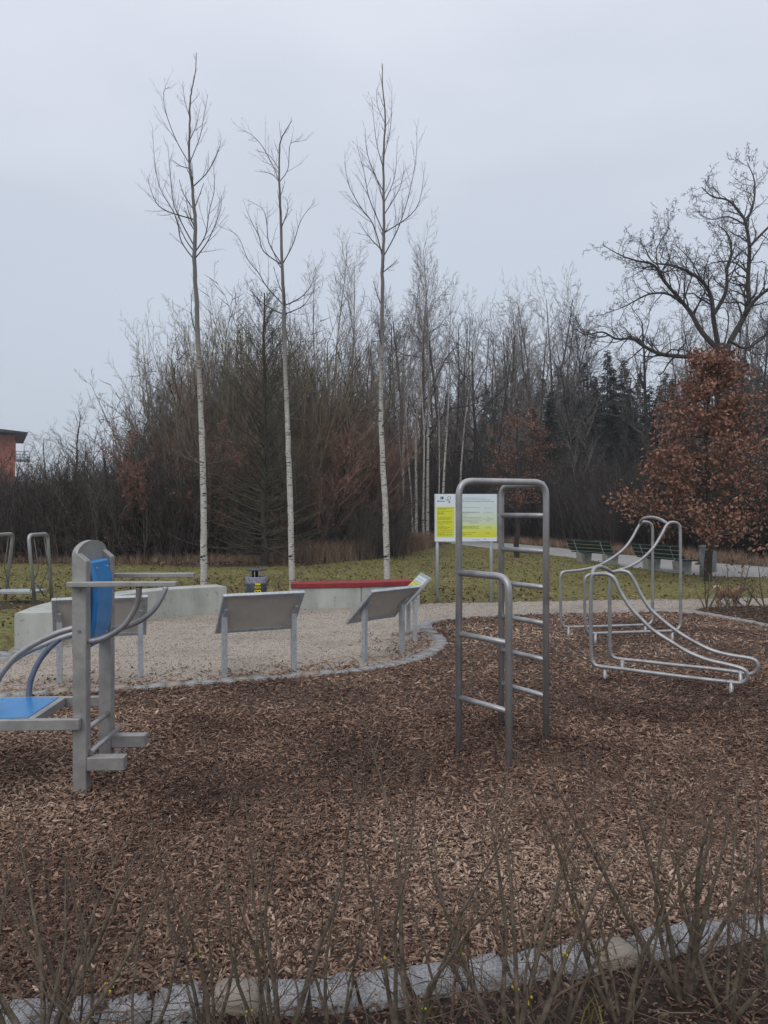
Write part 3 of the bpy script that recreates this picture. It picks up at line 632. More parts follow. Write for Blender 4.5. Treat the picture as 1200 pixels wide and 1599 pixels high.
UP = [proto('upright', s) for s in (11, 12, 13)]; BA = [proto('bare', s) for s in (21, 22, 23)]; BI = [proto('birch', s) for s in (31, 32, 33)]; OA = [proto('oak', s) for s in (41, 42)]
_meshc = {}
def place(kind, outs, i, x, y, h, h0, tm, cm, label, name, group, wide=1.0, lean=0):
    key = (kind, i)
    if key not in _meshc:
        tr, cr_ = tree_meshes(outs[i]); a = mesh_np('trunk', tr[0], [tr[1]], True); b = mesh_np('crown', cr_[0], [cr_[1]]); a.materials.append(tm); b.materials.append(cm); _meshc[key] = (a, b)
    a, b = _meshc[key]; root = thing(name, label, 'tree', (x, y, 0), random.uniform(0, 6.28), group); s = h / h0; root.scale = (s * wide, s * wide, s)
    root.rotation_euler = (0, lean, root.rotation_euler[2]) if lean else root.rotation_euler
    for nm_, me_, m_ in (('trunk', a, tm), ('crown', b, cm)):
        o_ = link(nm_, me_, None, root); o_.material_slots[0].link = 'OBJECT'; o_.material_slots[0].material = m_
    return root
_marks = [(30, 'the red building'), (112, 'the spreading tree over the hedge'), (226, 'the rust bush at the hedge end'), (305, 'the tall left birch'), (372, 'the gap between the left and middle birches'), (414, 'the larch'), (455, 'the middle birch'), (530, 'the space between the middle and right birches'), (600, 'the goblet crowned birch'), (655, 'the white birch stems'), (728, 'the tall sign'), (808, 'the smaller brown oak'), (873, 'the tube loops'), (922, 'the farther green bench'), (1030, 'the nearer green bench'), (1106, 'the litter bin'), (1180, 'the right edge of the great oak')]
_used = set()
def where(px, what):
    m = min(_marks, key=lambda q: abs(q[0] - px)); side = 'left of' if px < m[0] - 9 else ('right of' if px > m[0] + 9 else 'right above')
    for pre in ('', 'taller ', 'thinner ', 'denser ', 'fainter ', 'shorter ', 'paler '):
        l = '%s%s %s %s' % (pre, what, side, m[1])
        if l not in _used: _used.add(l); return l
    return l
random.seed(5)
def px_x(px, Y): return (px - 600) / 1200 * Y
def px_h(py, Y): return EYE + (800 - py) / 1200 * Y
# coppice mass in the middle
lab_up = 'dense upright bare tree in the thicket behind the young birches'
for (px, top, Y, m) in ((250, 505, 27, twig_grey), (288, 470, 28.5, twig_olive), (330, 455, 27.5, twig_grey), (372, 430, 28, twig_olive), (408, 425, 29, twig_olive), (452, 445, 27.5, twig_grey), (490, 440, 29.5, twig_grey), (350, 500, 26.5, twig_red), (530, 500, 28.5, twig_olive), (300, 560, 26, twig_olive), (470, 540, 26.5, twig_olive), (262, 535, 28, twig_grey), (238, 585, 27.5, twig_grey), (550, 590, 29.5, twig_grey), (214, 645, 28, twig_olive), (400, 480, 31, twig_grey), (270, 590, 30, twig_grey), (345, 445, 33, twig_grey), (390, 440, 34, twig_olive), (430, 450, 33, twig_grey), (310, 500, 32, twig_olive), (470, 470, 33, twig_olive), (505, 500, 32, twig_grey), (440, 520, 30.5, twig_red), (365, 530, 30, twig_olive), (285, 540, 31.5, twig_red), (530, 540, 31, twig_red), (410, 560, 28, twig_olive), (575, 540, 32, twig_grey)):
    place('up', UP, random.randrange(3), px_x(px, Y), Y, px_h(top, Y), 9.8, twig_olive if m is twig_olive else twig_grey, m, where(px, 'upright many stemmed bare tree' if top < 520 else 'low many stemmed bare tree'), 'bare_tree', 'upright bare trees in the middle thicket', random.uniform(.75, .95) * (.80 if px < 270 else 1))
# taller birches behind
lab_bf = 'tall thin birch with a feathery crown behind the middle thicket'
for (px, top, Y) in ((512, 400, 36), (498, 425, 39), (540, 430, 40), (575, 455, 38), (630, 430, 37), (668, 405, 40), (650, 440, 42), (690, 465, 41), (610, 470, 44), (716, 500, 44)):
    place('bi', BI, random.randrange(3), px_x(px, Y), Y, px_h(top, Y), 13.9, bark_birch, twig_grey, where(px, 'feathery birch crown'), 'birch_tree', 'feathery birches behind the thicket', .85)
# white stems left of the sign
for i, (px, top, Y, ln, wd, lb) in enumerate(((632, 560, 34, 0, .7, 'straight white birch stem, leftmost of the straight clump left of the sign'), (645, 520, 35, .01, .7, 'white birch stem in the clump left of the sign, second straight one'), (662, 470, 35, 0, .7, 'tallest white birch stem in the clump left of the sign'), (683, 560, 34.5, .06, .6, 'lone white birch stem leaning right above the sign'), (640, 600, 33, -.16, .6, 'white birch stem leaning left in the clump left of the sign'), (622, 650, 33.5, -.10, .6, 'thin white birch stem leaning left beside the young birch'), (652, 590, 37, .02, .6, 'thin birch stem behind the white clump left of the sign'), (600, 690, 35, -.03, .6, 'thin pale birch stem left of the young birch with the goblet crown'))):
    h = px_h(top, Y); r_ = place('bi', BI, i % 3, px_x(px, Y), Y, h, 13.9, bark_birch, twig_grey, lb, 'birch_tree', 'white birch stems left of the sign', wd); r_.rotation_euler = (0, ln, 0)
# the wood
lab_w = 'bare deciduous tree in the dark wood behind the path'
for k in range(88):
    Y = random.uniform(44, 82); lo_ = 560 if Y > 50 else 640; px = random.uniform(540, 1320)
    top = 505 + 35 * math.sin(px / 38) + random.uniform(-14, 60); top += 62 if 885 < px < 1075 else (20 if px >= 1075 else 0)
    place('ba', BA, random.randrange(3), px_x(px, Y), Y, px_h(top, Y), 12.6, bark_dark, twig_dark if random.random() < .6 else twig_grey, lab_w, 'bare_tree', 'bare trees of the wood', random.uniform(.6, .95))
for (px, top, Y) in ((800, 488, 52), (735, 500, 50), (875, 478, 60), (770, 520, 48), (835, 520, 55), (700, 520, 46), (1190, 470, 60), (1060, 530, 58), (1010, 560, 62)):
    place('ba', BA, random.randrange(3), px_x(px, Y), Y, px_h(top, Y), 12.6, bark_dark, twig_grey, where(px, 'bare tree topping the wood skyline'), 'bare_tree', 'taller bare trees of the wood', .7)
for (px, top, Y, lb) in ((662, 505, 43, 'gnarled dark oak crown among the birches left of the sign'), (1010, 520, 46, 'gnarled dark oak under the low limb of the great oak'), (975, 600, 44, 'small crooked oak between the spruces and the great oak'), (745, 560, 45, 'crooked dark oak above the tall sign')):
    place('oa', OA, random.randrange(2), px_x(px, Y), Y, px_h(top, Y), 11.5, bark_dark, twig_dark, lb, 'oak_tree', None, .8)
# left skyline trees above the hedge
for (px, top, Y, lb) in ((112, 655, 31, 'spreading bare tree above the hedge, right of the red building'), (75, 690, 32, 'small bare tree above the hedge beside the red building'), (150, 690, 30.5, 'small bare tree above the hedge, left of the middle thicket'), (185, 675, 30, 'bare tree where the hedge meets the middle thicket')):
    place('ba', BA, random.randrange(3), px_x(px, Y), Y, px_h(top, Y), 12.6, bark_larch, twig_grey, lb, 'bare_tree', None, 1.35)

# larch
random.seed(61); Y = 23.0; out = [[], [], [], [], []]; H = 8.2
P = [(random.gauss(0, .03), random.gauss(0, .03), H * i / 14 - .05) for i in range(15)]; rs = [.115 * (1 - i / 15) + .01 for i in range(15)]; out[0].append((P, rs))
S = dict(n=[6, 8, 5, 3], wob=[0, .05, .13, .15], up=[0, .06, .03, .0], kids=[0, 17, 5, 0], ang=[(1, 1), (.6, 1.1), (.5, 1), (.5, 1)], ratio=[0, .26, .4, .4], start=[0, .15, .1, .1], kr=[.4, .45, .6, .5], shape=.6, rmin=.004, end=.15)
for k in range(190):
    z = .30 + (H - .5) * (k / 190) ** 1.15; a = random.uniform(0, 6.28); L = (2.6 * (1 - z / H) ** .5 + .25) * random.uniform(.7, 1.1); el = -.08 + z * .17 + random.gauss(0, .1)
    grow(out, (0, 0, z), vnorm((math.cos(a), math.sin(a), el)), L, .022 * (1 - z / H) + .006, 1, S)
tree_thing('larch', 'bare larch with tiers of dark upturned branches behind the waste bin', 'tree', out, bark_larch, mat('larch_twig', (.050, .046, .036), (.09, .083, .06), 2, .9), (px_x(414, Y), Y, 0), None, (10, 5, 3, 3, 3))
# reddish leafy bushes
def leafy(px, Y, h, label, wide, lm, per, seed, name='beech_bush', size=.06):
    random.seed(seed); out = [[], [], [], [], []]; tips = []
    S = dict(n=[6, 5, 4, 3], wob=[.06, .1, .13, .15], up=[.03, .06, .05, .04], kids=[18, 7, 4, 0], ang=[(.5, 1.0), (.5, .9), (.5, .9), (.5, .9)], ratio=[.42, .45, .45, .4], start=[.08, .15, .15, .2], kr=[.5, .5, .6, .6], shape=.5, rmin=.005, end=.2)
    for i in range(4):
        a = random.uniform(0, 6.28); t = random.uniform(.1, .5) * wide; grow(out, (math.cos(a) * .2, math.sin(a) * .2, 0), vnorm((math.cos(a) * t, math.sin(a) * t, 1)), h * random.uniform(.8, 1), .05, 0, S, tips)
    return tree_thing(name, label, 'bush', out, bark_larch, twig_red, (px_x(px, Y), Y, 0), None, (7, 4, 3, 3, 3), leaf_cloud(tips, per, size, .05), lm)
leafy(300, 25, 4.0, 'reddish twiggy bush behind the tall left birch trunk', 1.2, oak_leaf2, 1, 75, size=.05)
leafy(485, 25.5, 4.6, 'reddish brown twiggy bush right of the larch', 1.3, oak_leaf2, 1, 76, size=.045)
leafy(590, 29, 3.6, 'low rust brown bush behind the goblet crowned birch', 1.2, oak_leaf2, 1, 77, size=.05)
leafy(262, 24.5, 4.6, 'reddish beech bush keeping brown leaves behind the tall left birch', 1.2, oak_leaf2, 2, 71)
leafy(226, 25, 3.6, 'rust coloured leafy bush at the right end of the dark hedge', .9, oak_leaf2, 2, 73)
leafy(522, 26.5, 4.4, 'reddish twiggy bush between the larch and the white birch stems', 1.1, oak_leaf2, 1, 72, size=.05)
leafy(565, 28, 4.2, 'rust brown twiggy bush left of the goblet crowned birch', 1.0, oak_leaf2, 1, 74, size=.05)

# great oak, limbs measured from the photo
def c7(x, y): return x / 2.388 + 870, y / 2.388 + 230
random.seed(81); OY = 40.0; base = at(1130, 800, OY); base.z = 0
def lo(x, y, dy=0):
    p = at(*c7(x, y), OY + dy); return (p.x - base.x, p.y - base.y, p.z)
out = [[], [], [], [], []]
S = dict(n=[4, 8, 5, 3, 2], wob=[.1, .20, .24, .26, .25], up=[.03, .05, .04, .03, .03], kids=[13, 5.5, 4.2, 2.6, 0], ang=[(.5, 1.1), (.5, 1.1), (.5, 1.1), (.5, 1), (.5, 1)], ratio=[.46, .45, .5, .5, .5], start=[.2, .2, .15, .15, .1], kr=[.45, .5, .55, .6, .6], shape=.48, rmin=.009, end=.3)
tr = [(0, 0, -.1), (0, 0, 2), (.05, 0, 5), lo(612, 840), lo(612, 780), lo(605, 735)]
P, rs, ds, L = limb(tr, .42, .27, 4); rs = [.52 - .24 * i / (len(P) - 1) for i in range(len(P))]; out[0].append((P, rs))
LB = [([(630, 820), (640, 740), (690, 650), (715, 590), (712, 500), (718, 380), (705, 290), (690, 255), (640, 200), (580, 185), (540, 150)], .20, .03, 1.5),
      ([(705, 285), (735, 200), (735, 120), (710, 60)], .08, .02, 1), ([(700, 620), (750, 560), (830, 500), (900, 430), (930, 340)], .13, .03, -1),
      ([(720, 370), (788, 300), (850, 250), (880, 180)], .09, .02, 2), ([(604, 750), (585, 650), (575, 560), (540, 500), (480, 460), (420, 440), (360, 430), (330, 380)], .16, .025, -2),
      ([(588, 620), (630, 540), (635, 450), (650, 395), (640, 330), (600, 290)], .13, .025, 2), ([(605, 760), (540, 690), (500, 620), (460, 570), (400, 500), (360, 440), (300, 425), (240, 405), (170, 365)], .17, .02, 1),
      ([(440, 560), (400, 545), (340, 550), (280, 580), (240, 600), (180, 620)], .08, .015, -1.5), ([(610, 800), (530, 785), (450, 780), (380, 770), (320, 740), (280, 715), (220, 715), (170, 690), (110, 700), (70, 680)], .16, .02, -2),
      ([(210, 715), (190, 740), (150, 765)], .04, .015, 0), ([(470, 580), (490, 520), (500, 480), (470, 420)], .06, .015, 1), ([(700, 480), (650, 490), (610, 530)], .04, .015, -1), ([(620, 760), (640, 650), (625, 600), (590, 610)], .05, .015, 1),
      ([(712, 470), (660, 430), (590, 430), (540, 450)], .06, .015, -2), ([(700, 290), (640, 260), (580, 270), (530, 250)], .06, .015, 2), ([(380, 460), (370, 390), (400, 330), (420, 300)], .05, .012, 1), ([(540, 500), (510, 440), (470, 390), (430, 360)], .05, .012, -1), ([(640, 720), (700, 750), (760, 720), (840, 640), (900, 560)], .10, .02, 1)]
for pts, r0, r1, dy in LB:
    m = len(pts); Q, qr, qd, QL = limb([lo(x, y, dy * i / m) for i, (x, y) in enumerate(pts)], r0 * .84, r1 * .8, 4)
    out[0].append((Q, qr)); kid(out, Q, qr, qd, 5.0, 0, S, None, QL / 4.0)
tree_thing('great_oak', 'huge old bare oak with dark twisting limbs at the right, above the wood', 'tree', out, bark_dark, oak_twig, base, None, (9, 5, 3, 3, 3))

# young oaks with brown leaves
def leafy_oak(px, Y, label, prof, n, leafn, size, seed, r, trunk_top, clear):
    random.seed(seed); out = [[], [], [], [], []]; tips = []; H = trunk_top
    P = [(random.gauss(0, .03) * (i > 0), random.gauss(0, .03), H * i / 10 - .05) for i in range(11)]; rs = [r * (1 - i / 10) + .012 for i in range(11)]; out[0].append((P, rs))
    S = dict(n=[5, 6, 4, 3], wob=[0, .13, .18, .2], up=[0, .03, .03, .02], kids=[0, 8, 5, 0], ang=[(1, 1), (.5, 1.1), (.5, 1.1), (.5, 1)], ratio=[0, .42, .42, .4], start=[0, .2, .15, .1], kr=[.4, .5, .6, .6], shape=.4, rmin=.004, end=.2)
    for k in range(n):
        z = clear + (H - clear) * (k + random.random()) / n; a = random.uniform(0, 6.28)
        Rr = np.interp(z, [q[0] for q in prof], [q[1] for q in prof]) * random.choice((.45, .6, .75, .85, .95, 1.1)) * (1 + .08 * math.cos(a))
        st = max(z - Rr * .35, clear * .8); grow(out, (0, 0, st), vnorm((math.cos(a), math.sin(a), .28)), Rr * .95, r * .3 * (1 - z / H) + .008, 1, S, tips)
    return tree_thing('young_oak', label, 'tree', out, bark_dark, twig_dark, (px_x(px, Y), Y, 0), None, (9, 4, 3, 3, 3), leaf_cloud(tips, leafn, size, .075), oak_leaf)
leafy_oak(1106, 17.8, 'young oak full of rust brown leaves beside the litter bin on the right', [(1.2, 1.5), (1.7, 2.6), (2.4, 2.6), (3.0, 1.9), (3.8, 1.45), (4.5, 1.05), (5.1, .8), (5.6, .4)], 90, 2, .088, 91, .085, 5.3, 1.3)
leafy_oak(808, 27, 'smaller young oak with sparse rust brown leaves behind the sign', [(2.3, 1.6), (3.0, 1.7), (4.2, 1.4), (5.4, .7)], 38, 1, .065, 92, .09, 5.2, 2.0)

# spruces
def spruce_proto(seed):
    random.seed(seed); r2 = np.random.default_rng(seed); H = 14.0
    out = [[([(0, 0, H * i / 8) for i in range(9)], [.16 * (1 - i / 8) + .01 for i in range(9)])]]; V, F = [], []
    br = []
    for k in range(420):
        z = 1.2 + (H - 1.3) * (k / 420) ** .95; a = random.uniform(0, 6.28); L = (2.1 * (1 - z / H) ** .85 + .12) * random.uniform(.7, 1.1)
        d = (math.cos(a), math.sin(a)); pts = [(d[0] * L * t, d[1] * L * t, z - .28 * L * t + .25 * L * t * t) for t in (0, .33, .66, 1)]; br.append((pts, [.015, .012, .008, .004]))
        nq = max(int(L * 26), 6); t = r2.uniform(.08, 1, nq); sgn = r2.choice([-1, 1], nq)
        c = np.stack([d[0] * L * t, d[1] * L * t, z - .28 * L * t + .25 * L * t * t], 1); sl_ = (.16 + .30 * (1 - t) * min(L, 1.4)) * r2.uniform(.6, 1.2, nq)
        s = np.stack([-d[1] * sgn * .8 + d[0] * .5, d[0] * sgn * .8 + d[1] * .5, r2.uniform(-.75, -.05, nq)], 1) * sl_[:, None]
        wv = np.array([d[0], d[1], .2]) * .045
        V.append(np.stack([c - wv, c + wv, c + s + wv * .3, c + s - wv * .3], 1).reshape(-1, 3))
    V = np.concatenate(V); F = np.arange(len(V)).reshape(-1, 4); tr = multi_tubes([(out[0], 7)]); bb = multi_tubes([(br, 3)])
    a = mesh_np('trunk', tr[0], [tr[1]], True); a.materials.append(bark_dark); b = mesh_np('crown', np.concatenate([V, bb[0]]), [F, bb[1] + len(V)]); b.materials.append(needle_m)
    return a, b
SP = [spruce_proto(101), spruce_proto(102)]; random.seed(6)
for (px, top, Y) in ((949, 545, 66), (912, 563, 62), (893, 590, 64), (872, 570, 72), (845, 575, 75), (930, 590, 74), (975, 560, 72), (1000, 580, 70), (720, 590, 70), (700, 610, 66), (760, 600, 74), (1160, 555, 60), (1185, 570, 64), (1215, 550, 62), (1140, 575, 70), (815, 590, 70), (1075, 590, 72), (1040, 580, 74), (1030, 600, 78), (780, 585, 78), (1250, 560, 66), (860, 610, 54), (885, 600, 56), (905, 620, 53), (928, 585, 57), (958, 575, 56), (985, 605, 54), (1015, 600, 56), (1050, 590, 55), (1165, 590, 52), (1205, 575, 54), (835, 630, 55)):
    a, b = random.choice(SP); h = px_h(top, Y); root = thing('spruce', where(px, 'dark spruce in the wood'), 'tree', (px_x(px, Y), Y, 0), random.uniform(0, 6.28), 'spruces in the wood'); s = h / 14
    root.scale = (s * random.uniform(1, 1.3),) * 2 + (s,); link('trunk', a, None, root); link('crown', b, None, root)

# thickets (uncountable twigs)
def shrub_variant(seed, h=1.0, stems=9, spread=.5):
    random.seed(seed); out = [[], [], [], []]
    S = dict(n=[4, 3, 2], wob=[.1, .14, .15], up=[.06, .06, .04], kids=[9, 4, 0], ang=[(.3, .8), (.4, .9), (.4, .9)], ratio=[.45, .45, .4], start=[.1, .1, .1], kr=[.6, .6, .6], shape=.4, rmin=.0022, end=.3)
    for i in range(stems):
        a = random.uniform(0, 6.28); t = random.uniform(0, spread); grow(out, (math.cos(a) * .12, math.sin(a) * .12, 0), vnorm((math.cos(a) * t, math.sin(a) * t, 1)), h * random.uniform(.6, 1), .007, 0, S)
    v, f = multi_tubes([(out[0], 3), (out[1], 3), (out[2], 3)]); return v, [tuple(x) for x in f]
SV = [shrub_variant(s) for s in (201, 202, 203, 204)]
def thicket(name, label, P, h, shade):
    n = len(P); return tag(scatter(name, SV, P, np.stack([rng.normal(0, .08, n), rng.normal(0, .08, n), rng.uniform(0, 6.28, n)], 1), np.stack([h * rng.uniform(.8, 1.2, n), h * rng.uniform(.8, 1.2, n), h], 1), shade, thick_m), label, 'thicket')
n = 900; P = rpts(-17.5, -5.6, 24.4, 29.5, n); h = np.interp(P[:, 0], [-17.5, -12.5, -9, -5.6], [3.2, 2.9, 3.2, 4.0]) * rng.uniform(.42, 1.08, n) * (.75 + .5 * patch(P, 2.2))
thicket('hedge_thicket', 'dense dark bare hedge along the left edge of the lawn', P, h, rng.normal(.52, .22, n))
n = 260; P = rpts(-6.5, 0.5, 25.2, 31, n); thicket('middle_undergrowth', 'low tangled undergrowth below the middle thicket', P, rng.uniform(1.2, 3.2, n), rng.normal(.6, .2, n))
om = ramp_mat('olive_thicket_twig', [(0, (.05, .044, .034)), (.5, (.125, .11, .078)), (1, (.21, .185, .13))])
def dome(name, label, cx, wd, top, n, y0, y1, m):
    P = rpts(cx - wd, cx + wd, y0, y1, n); h = top * np.sqrt(np.clip(1 - ((P[:, 0] - cx) / wd) ** 2, .05, 1)) * rng.uniform(.5, 1.02, n)
    tag(scatter(name, SV, P, np.stack([rng.normal(0, .06, n), rng.normal(0, .06, n), rng.uniform(0, 6.28, n)], 1), np.stack([h * .85, h * .85, h], 1), rng.normal(.5, .25, n), m), label, 'thicket')
dome('rounded_thicket', 'rounded mass of fine olive brown twigs in the middle thicket', -4.6, 4.6, 8.8, 110, 28, 33, om)
dome('sloping_thicket', 'lower mass of fine grey brown twigs sloping down to the hedge', -8.0, 3.6, 5.6, 90, 27, 31, thick_m)
dome('reddish_thicket', 'mass of fine reddish brown twigs right of the larch', -2.2, 2.6, 6.4, 60, 27, 31, ramp_mat('red_thicket_twig', [(0, (.07, .042, .034)), (.5, (.17, .105, .082)), (1, (.26, .17, .135))]))
n = 1500; P = rpts(0, 34, 30, 60, n); edge = dist_line(P, [Vector((x, y, 0)) for x, y in floor_poly[8:-3]])
P = P[inside(P, floor_poly) & ~inside(P, path_poly) & (edge > 1.6 + 0 * edge) & (P[:, 0] > 4.0 - (P[:, 1] - 30) * .12) & (np.abs(P[:, 0]) < P[:, 1] * .62 + 1)]; n = len(P)
thicket('wood_undergrowth', 'almost black bare undergrowth along the far side of the path', P, rng.uniform(2.4, 5.0, n) * np.clip(1 + (P[:, 1] - 45) / 60, .8, 1.3), rng.normal(.32, .18, n))
P = rpts(10, 26, 22, 34, 500); P = P[inside(P, floor_poly) & ~inside(P, path_poly)]; edge = dist_line(P, [Vector((x, y, 0)) for x, y in path_poly]); P = P[(edge > 1.8)]; n = len(P)
thicket('right_undergrowth', 'dark undergrowth behind the path at the right', P, rng.uniform(1.6, 4.2, n), rng.normal(.25, .16, n))
n = 700; P = rpts(-4, 46, 58, 84, n); P = P[np.abs(P[:, 0]) < P[:, 1] * .62]; n = len(P)
thicket('deep_wood_undergrowth', 'dark twiggy depth of the wood between the trunks', P, rng.uniform(5, 10, n), rng.normal(.25, .16, n))

# ------------------------------------------------------------------ seat walls
def swept_wall(name, inner, th, h, m, parent=None):
    I = cr_spline(inner, 8); n = len(I); O = []
    for i in range(n):
        t = I[min(i + 1, n - 1)] - I[max(i - 1, 0)]; nn = Vector((-t.y, t.x, 0)).normalized(); O.append(I[i] + nn * th)
    bm = bmesh.new(); rows = []
    for a, b in zip(I, O): rows.append([bm.verts.new((a.x, a.y, -.05)), bm.verts.new((a.x, a.y, h)), bm.verts.new((b.x, b.y, h)), bm.verts.new((b.x, b.y, -.05))])
    for r0, r1 in zip(rows[:-1], rows[1:]):
        for j in range(3): bm.faces.new((r0[j], r0[j + 1], r1[j + 1], r1[j]))
    bm.faces.new(rows[0]); bm.faces.new(rows[-1][::-1]); bmesh.ops.recalc_face_normals(bm, faces=bm.faces)
    ed = [e for e in bm.edges if len(e.link_faces) == 2 and e.calc_face_angle(0) > .9 and max(v.co.z for v in e.verts) > 0]
    bmesh.ops.bevel(bm, geom=ed, offset=.012, segments=2, affect='EDGES', clamp_overlap=True)
    return obj(name, bm, m, parent)
wl = swept_wall('concrete_seat_wall', [Vector((x, y, 0)) for x, y in ((-3.87, 9.0), (-3.96, 9.9), (-3.78, 10.8), (-3.30, 11.6), (-2.49, 12.2))], .44, .42, concrete)
tag(wl, 'curved pale concrete seat wall at the left of the gravel', 'wall')
rb = thing('red_topped_bench', 'concrete seat wall with a long dark red top behind the info boards', 'bench', (0, 0, 0))
WL = [Vector((x, y, 0)) for x, y in ((-1.53, 12.62), (-.95, 12.70), (-.38, 12.82), (.12, 12.99), (.62, 13.22))]
spl = cr_spline(WL, 8)
swept_wall('wall_block', spl[0:17:4], .42, .35, concrete, rb); 
q = [p.copy() for p in spl[16::4]]; q[0] = spl[16] + (spl[17] - spl[16]).normalized() * .008; swept_wall('wall_block', q, .42, .35, concrete, rb)
def top_plank(off0, wd, m):
    I = cr_spline(WL[:], 6); I = I[:-1]; n = len(I); bm = bmesh.new(); rows = []
    for i in range(n):
        t = I[min(i + 1, n - 1)] - I[max(i - 1, 0)]; nn = Vector((-t.y, t.x, 0)).normalized(); a = I[i] + nn * off0; b = I[i] + nn * (off0 + wd)
        rows.append([bm.verts.new((a.x, a.y, .352)), bm.verts.new((a.x, a.y, .425)), bm.verts.new((b.x, b.y, .425)), bm.verts.new((b.x, b.y, .352))])
    for r0, r1 in zip(rows[:-1], rows[1:]):
        for j in range(4): bm.faces.new((r0[j], r0[(j + 1) % 4], r1[(j + 1) % 4], r1[j]))
    bm.faces.new(rows[0]); bm.faces.new(rows[-1][::-1]); bmesh.ops.recalc_face_normals(bm, faces=bm.faces)
    return obj('plank', bm, m, rb, .005)
top_plank(-.03, .15, red_m); top_plank(.127, .15, red_m); top_plank(.284, .15, red_m)

# ------------------------------------------------------------------ lectern boards
def board(label, cx, cy, cz, yaw, tilt, wd, hh, inset, printed=False):
    t = thing('info_board', label, 'information board', (cx, cy, 0), yaw, 'low slanted information boards')
    T = Matrix.Rotation(-tilt, 3, 'X') # top edge towards -y and up
    s = Vector((0, -math.cos(tilt), math.sin(tilt))); nrm = Vector((0, math.sin(tilt), math.cos(tilt))); u = Vector((1, 0, 0))
    rot = Matrix((u, s, u.cross(s))).transposed(); nn = u.cross(s)
    if nn.z < 0: nn = -nn
    c = Vector((0, 0, cz)); fw = .045; th = .035
    box('back_sheet', (wd - .02, hh - .02, .012), c, panel_back, t, rot, 0)
    for sx in (-1, 1): box('frame_bar', (fw, hh, th), c + u * sx * (wd / 2 - fw / 2), galv, t, rot)
    for sy in (-1, 1): box('frame_bar', (wd - 2 * fw - .001, fw, th), c + s * sy * (hh / 2 - fw / 2), galv, t, rot)
    box('printed_face', (wd - .09, hh - .09, .006), c + nn * .012, white_p, t, rot, 0)
    yb = box('yellow_print', (wd - .10, hh * .66, .002), c + nn * .0165 - s * hh * .09, yel_p, t, rot, 0)
    bm = bmesh.new(); random.seed(hash(label) % 999)
    for r_ in range(9):
        y = hh * (.34 - r_ * .075); x = -wd * .38
        while x < wd * .34:
            l = random.uniform(.02, .07); box_bm(bm, (l, .008, .001), c + nn * (.0186) + u * (x + l / 2) + s * y, rot); x += l + .012
    obj('lettering', bm, ink_soft, t)
    for px in inset:
        ztop = cz + .03; yoff = s.y * 0
        box('post', (.05, .05, ztop + .1 - 0.03), (px, 0.0, (ztop + .1 - .03) / 2 - .1), galv, t, None, .003)
        box('bracket', (.035, .20, .02), c + u * (px) - nn * .028, galv, t, rot, .002)
    return t
random.seed(3)
board('slanted info board seen from behind, half hidden by the blue backrest', -2.687, 7.289, .603, .347, .9, .84, .52, (-.36, .36))
board('slanted info board seen from behind, in front of the waste bin', -1.227, 7.587, .612, .43, .834, .808, .55, (-.35, .35))
board('slanted info board seen from behind, in front of the right end of the red bench', -.004, 8.44, .589, .82, .757, .777, .543, (-.30, .30))
board('slanted info board seen edge on with its yellow and white print showing', .35, 9.75, .60, 1.66, .80, .80, .54, (-.34, .34))

# ------------------------------------------------------------------ tall sign
sg = thing('info_sign', 'tall white and yellow information sign on two galvanised posts at the lawn edge', 'sign', (px_x(728, 13.45), 13.45, 0), R(4))
SW, SH, SZ = 1.09, .83, EYE - 9 / 1200 * 13.45
for x in (-.50, .455): pipe('post', [(x, .04, -.1), (x, .04, SZ + .38)], .030, galv, sg, 12)
box('panel', (SW, .012, SH), (0, 0, SZ), white_p, sg, None, .002)
for x in (-1, 1): box('frame_edge', (.012, .02, SH), (x * (SW / 2 + .006), 0, SZ), galv, sg, None, 0)
box('gradient_field', (.72, .003, SH - .004), (.182, -.0078, SZ), grad_p, sg, None, 0)
box('yellow_field', (.315, .003, .53), (-.365, -.0078, SZ - .07), yel_p, sg, None, 0)
def words(bm, x0, x1, z, h, dens=1):
    x = x0
    while x < x1 - .01:
        l = min(random.uniform(.012, .06), x1 - x); box_bm(bm, (l, .001, h), (x + l / 2, -.0100, z)); x += l + random.uniform(.006, .012)
random.seed(15)
bm = bmesh.new()
for zz, e, h in ((.165, .13, .008), (.15, .02, .007), (.115, .12, .008), (.085, -.02, .012), (.065, -.02, .012), (.01, .13, .008), (-.01, .08, .007), (-.03, .1, .007), (-.07, .12, .009), (-.09, .1, .007), (-.11, -.05, .007), (-.15, -.0, .007), (-.17, .1, .009), (-.19, .05, .007), (-.215, .12, .007), (-.25, .12, .009), (-.27, -.03, .007), (-.29, .13, .009), (-.31, .11, .007)):
    words(bm, -.50, -.365 + e, SZ + zz - .0, h)
obj('lettering', bm, ink_ol, sg)
bm = bmesh.new()
for zz, x0, x1, h in ((.345, -.04, .35, .008), (.315, -.15, .45, .009), (.285, -.15, .49, .012), (.18, -.14, .25, .008), (.17, .32, .46, .007), (.10, -.14, .22, .008), (.09, -.14, .25, .008), (.07, -.14, .05, .008), (.10, .36, .42, .007), (.085, .30, .49, .007), (.03, -.14, .02, .007), (.005, -.14, .27, .009), (-.02, -.14, .25, .008), (-.045, -.14, .28, .008), (-.07, -.14, .2, .008), (-.09, .05, .22, .008), (0, .36, .42, .007), (-.02, .30, .49, .007), (-.04, .34, .47, .007), (-.06, .36, .42, .007)):
    words(bm, x0, x1, SZ + zz, h)
obj('lettering', bm, ink_soft, sg)
bm = bmesh.new()
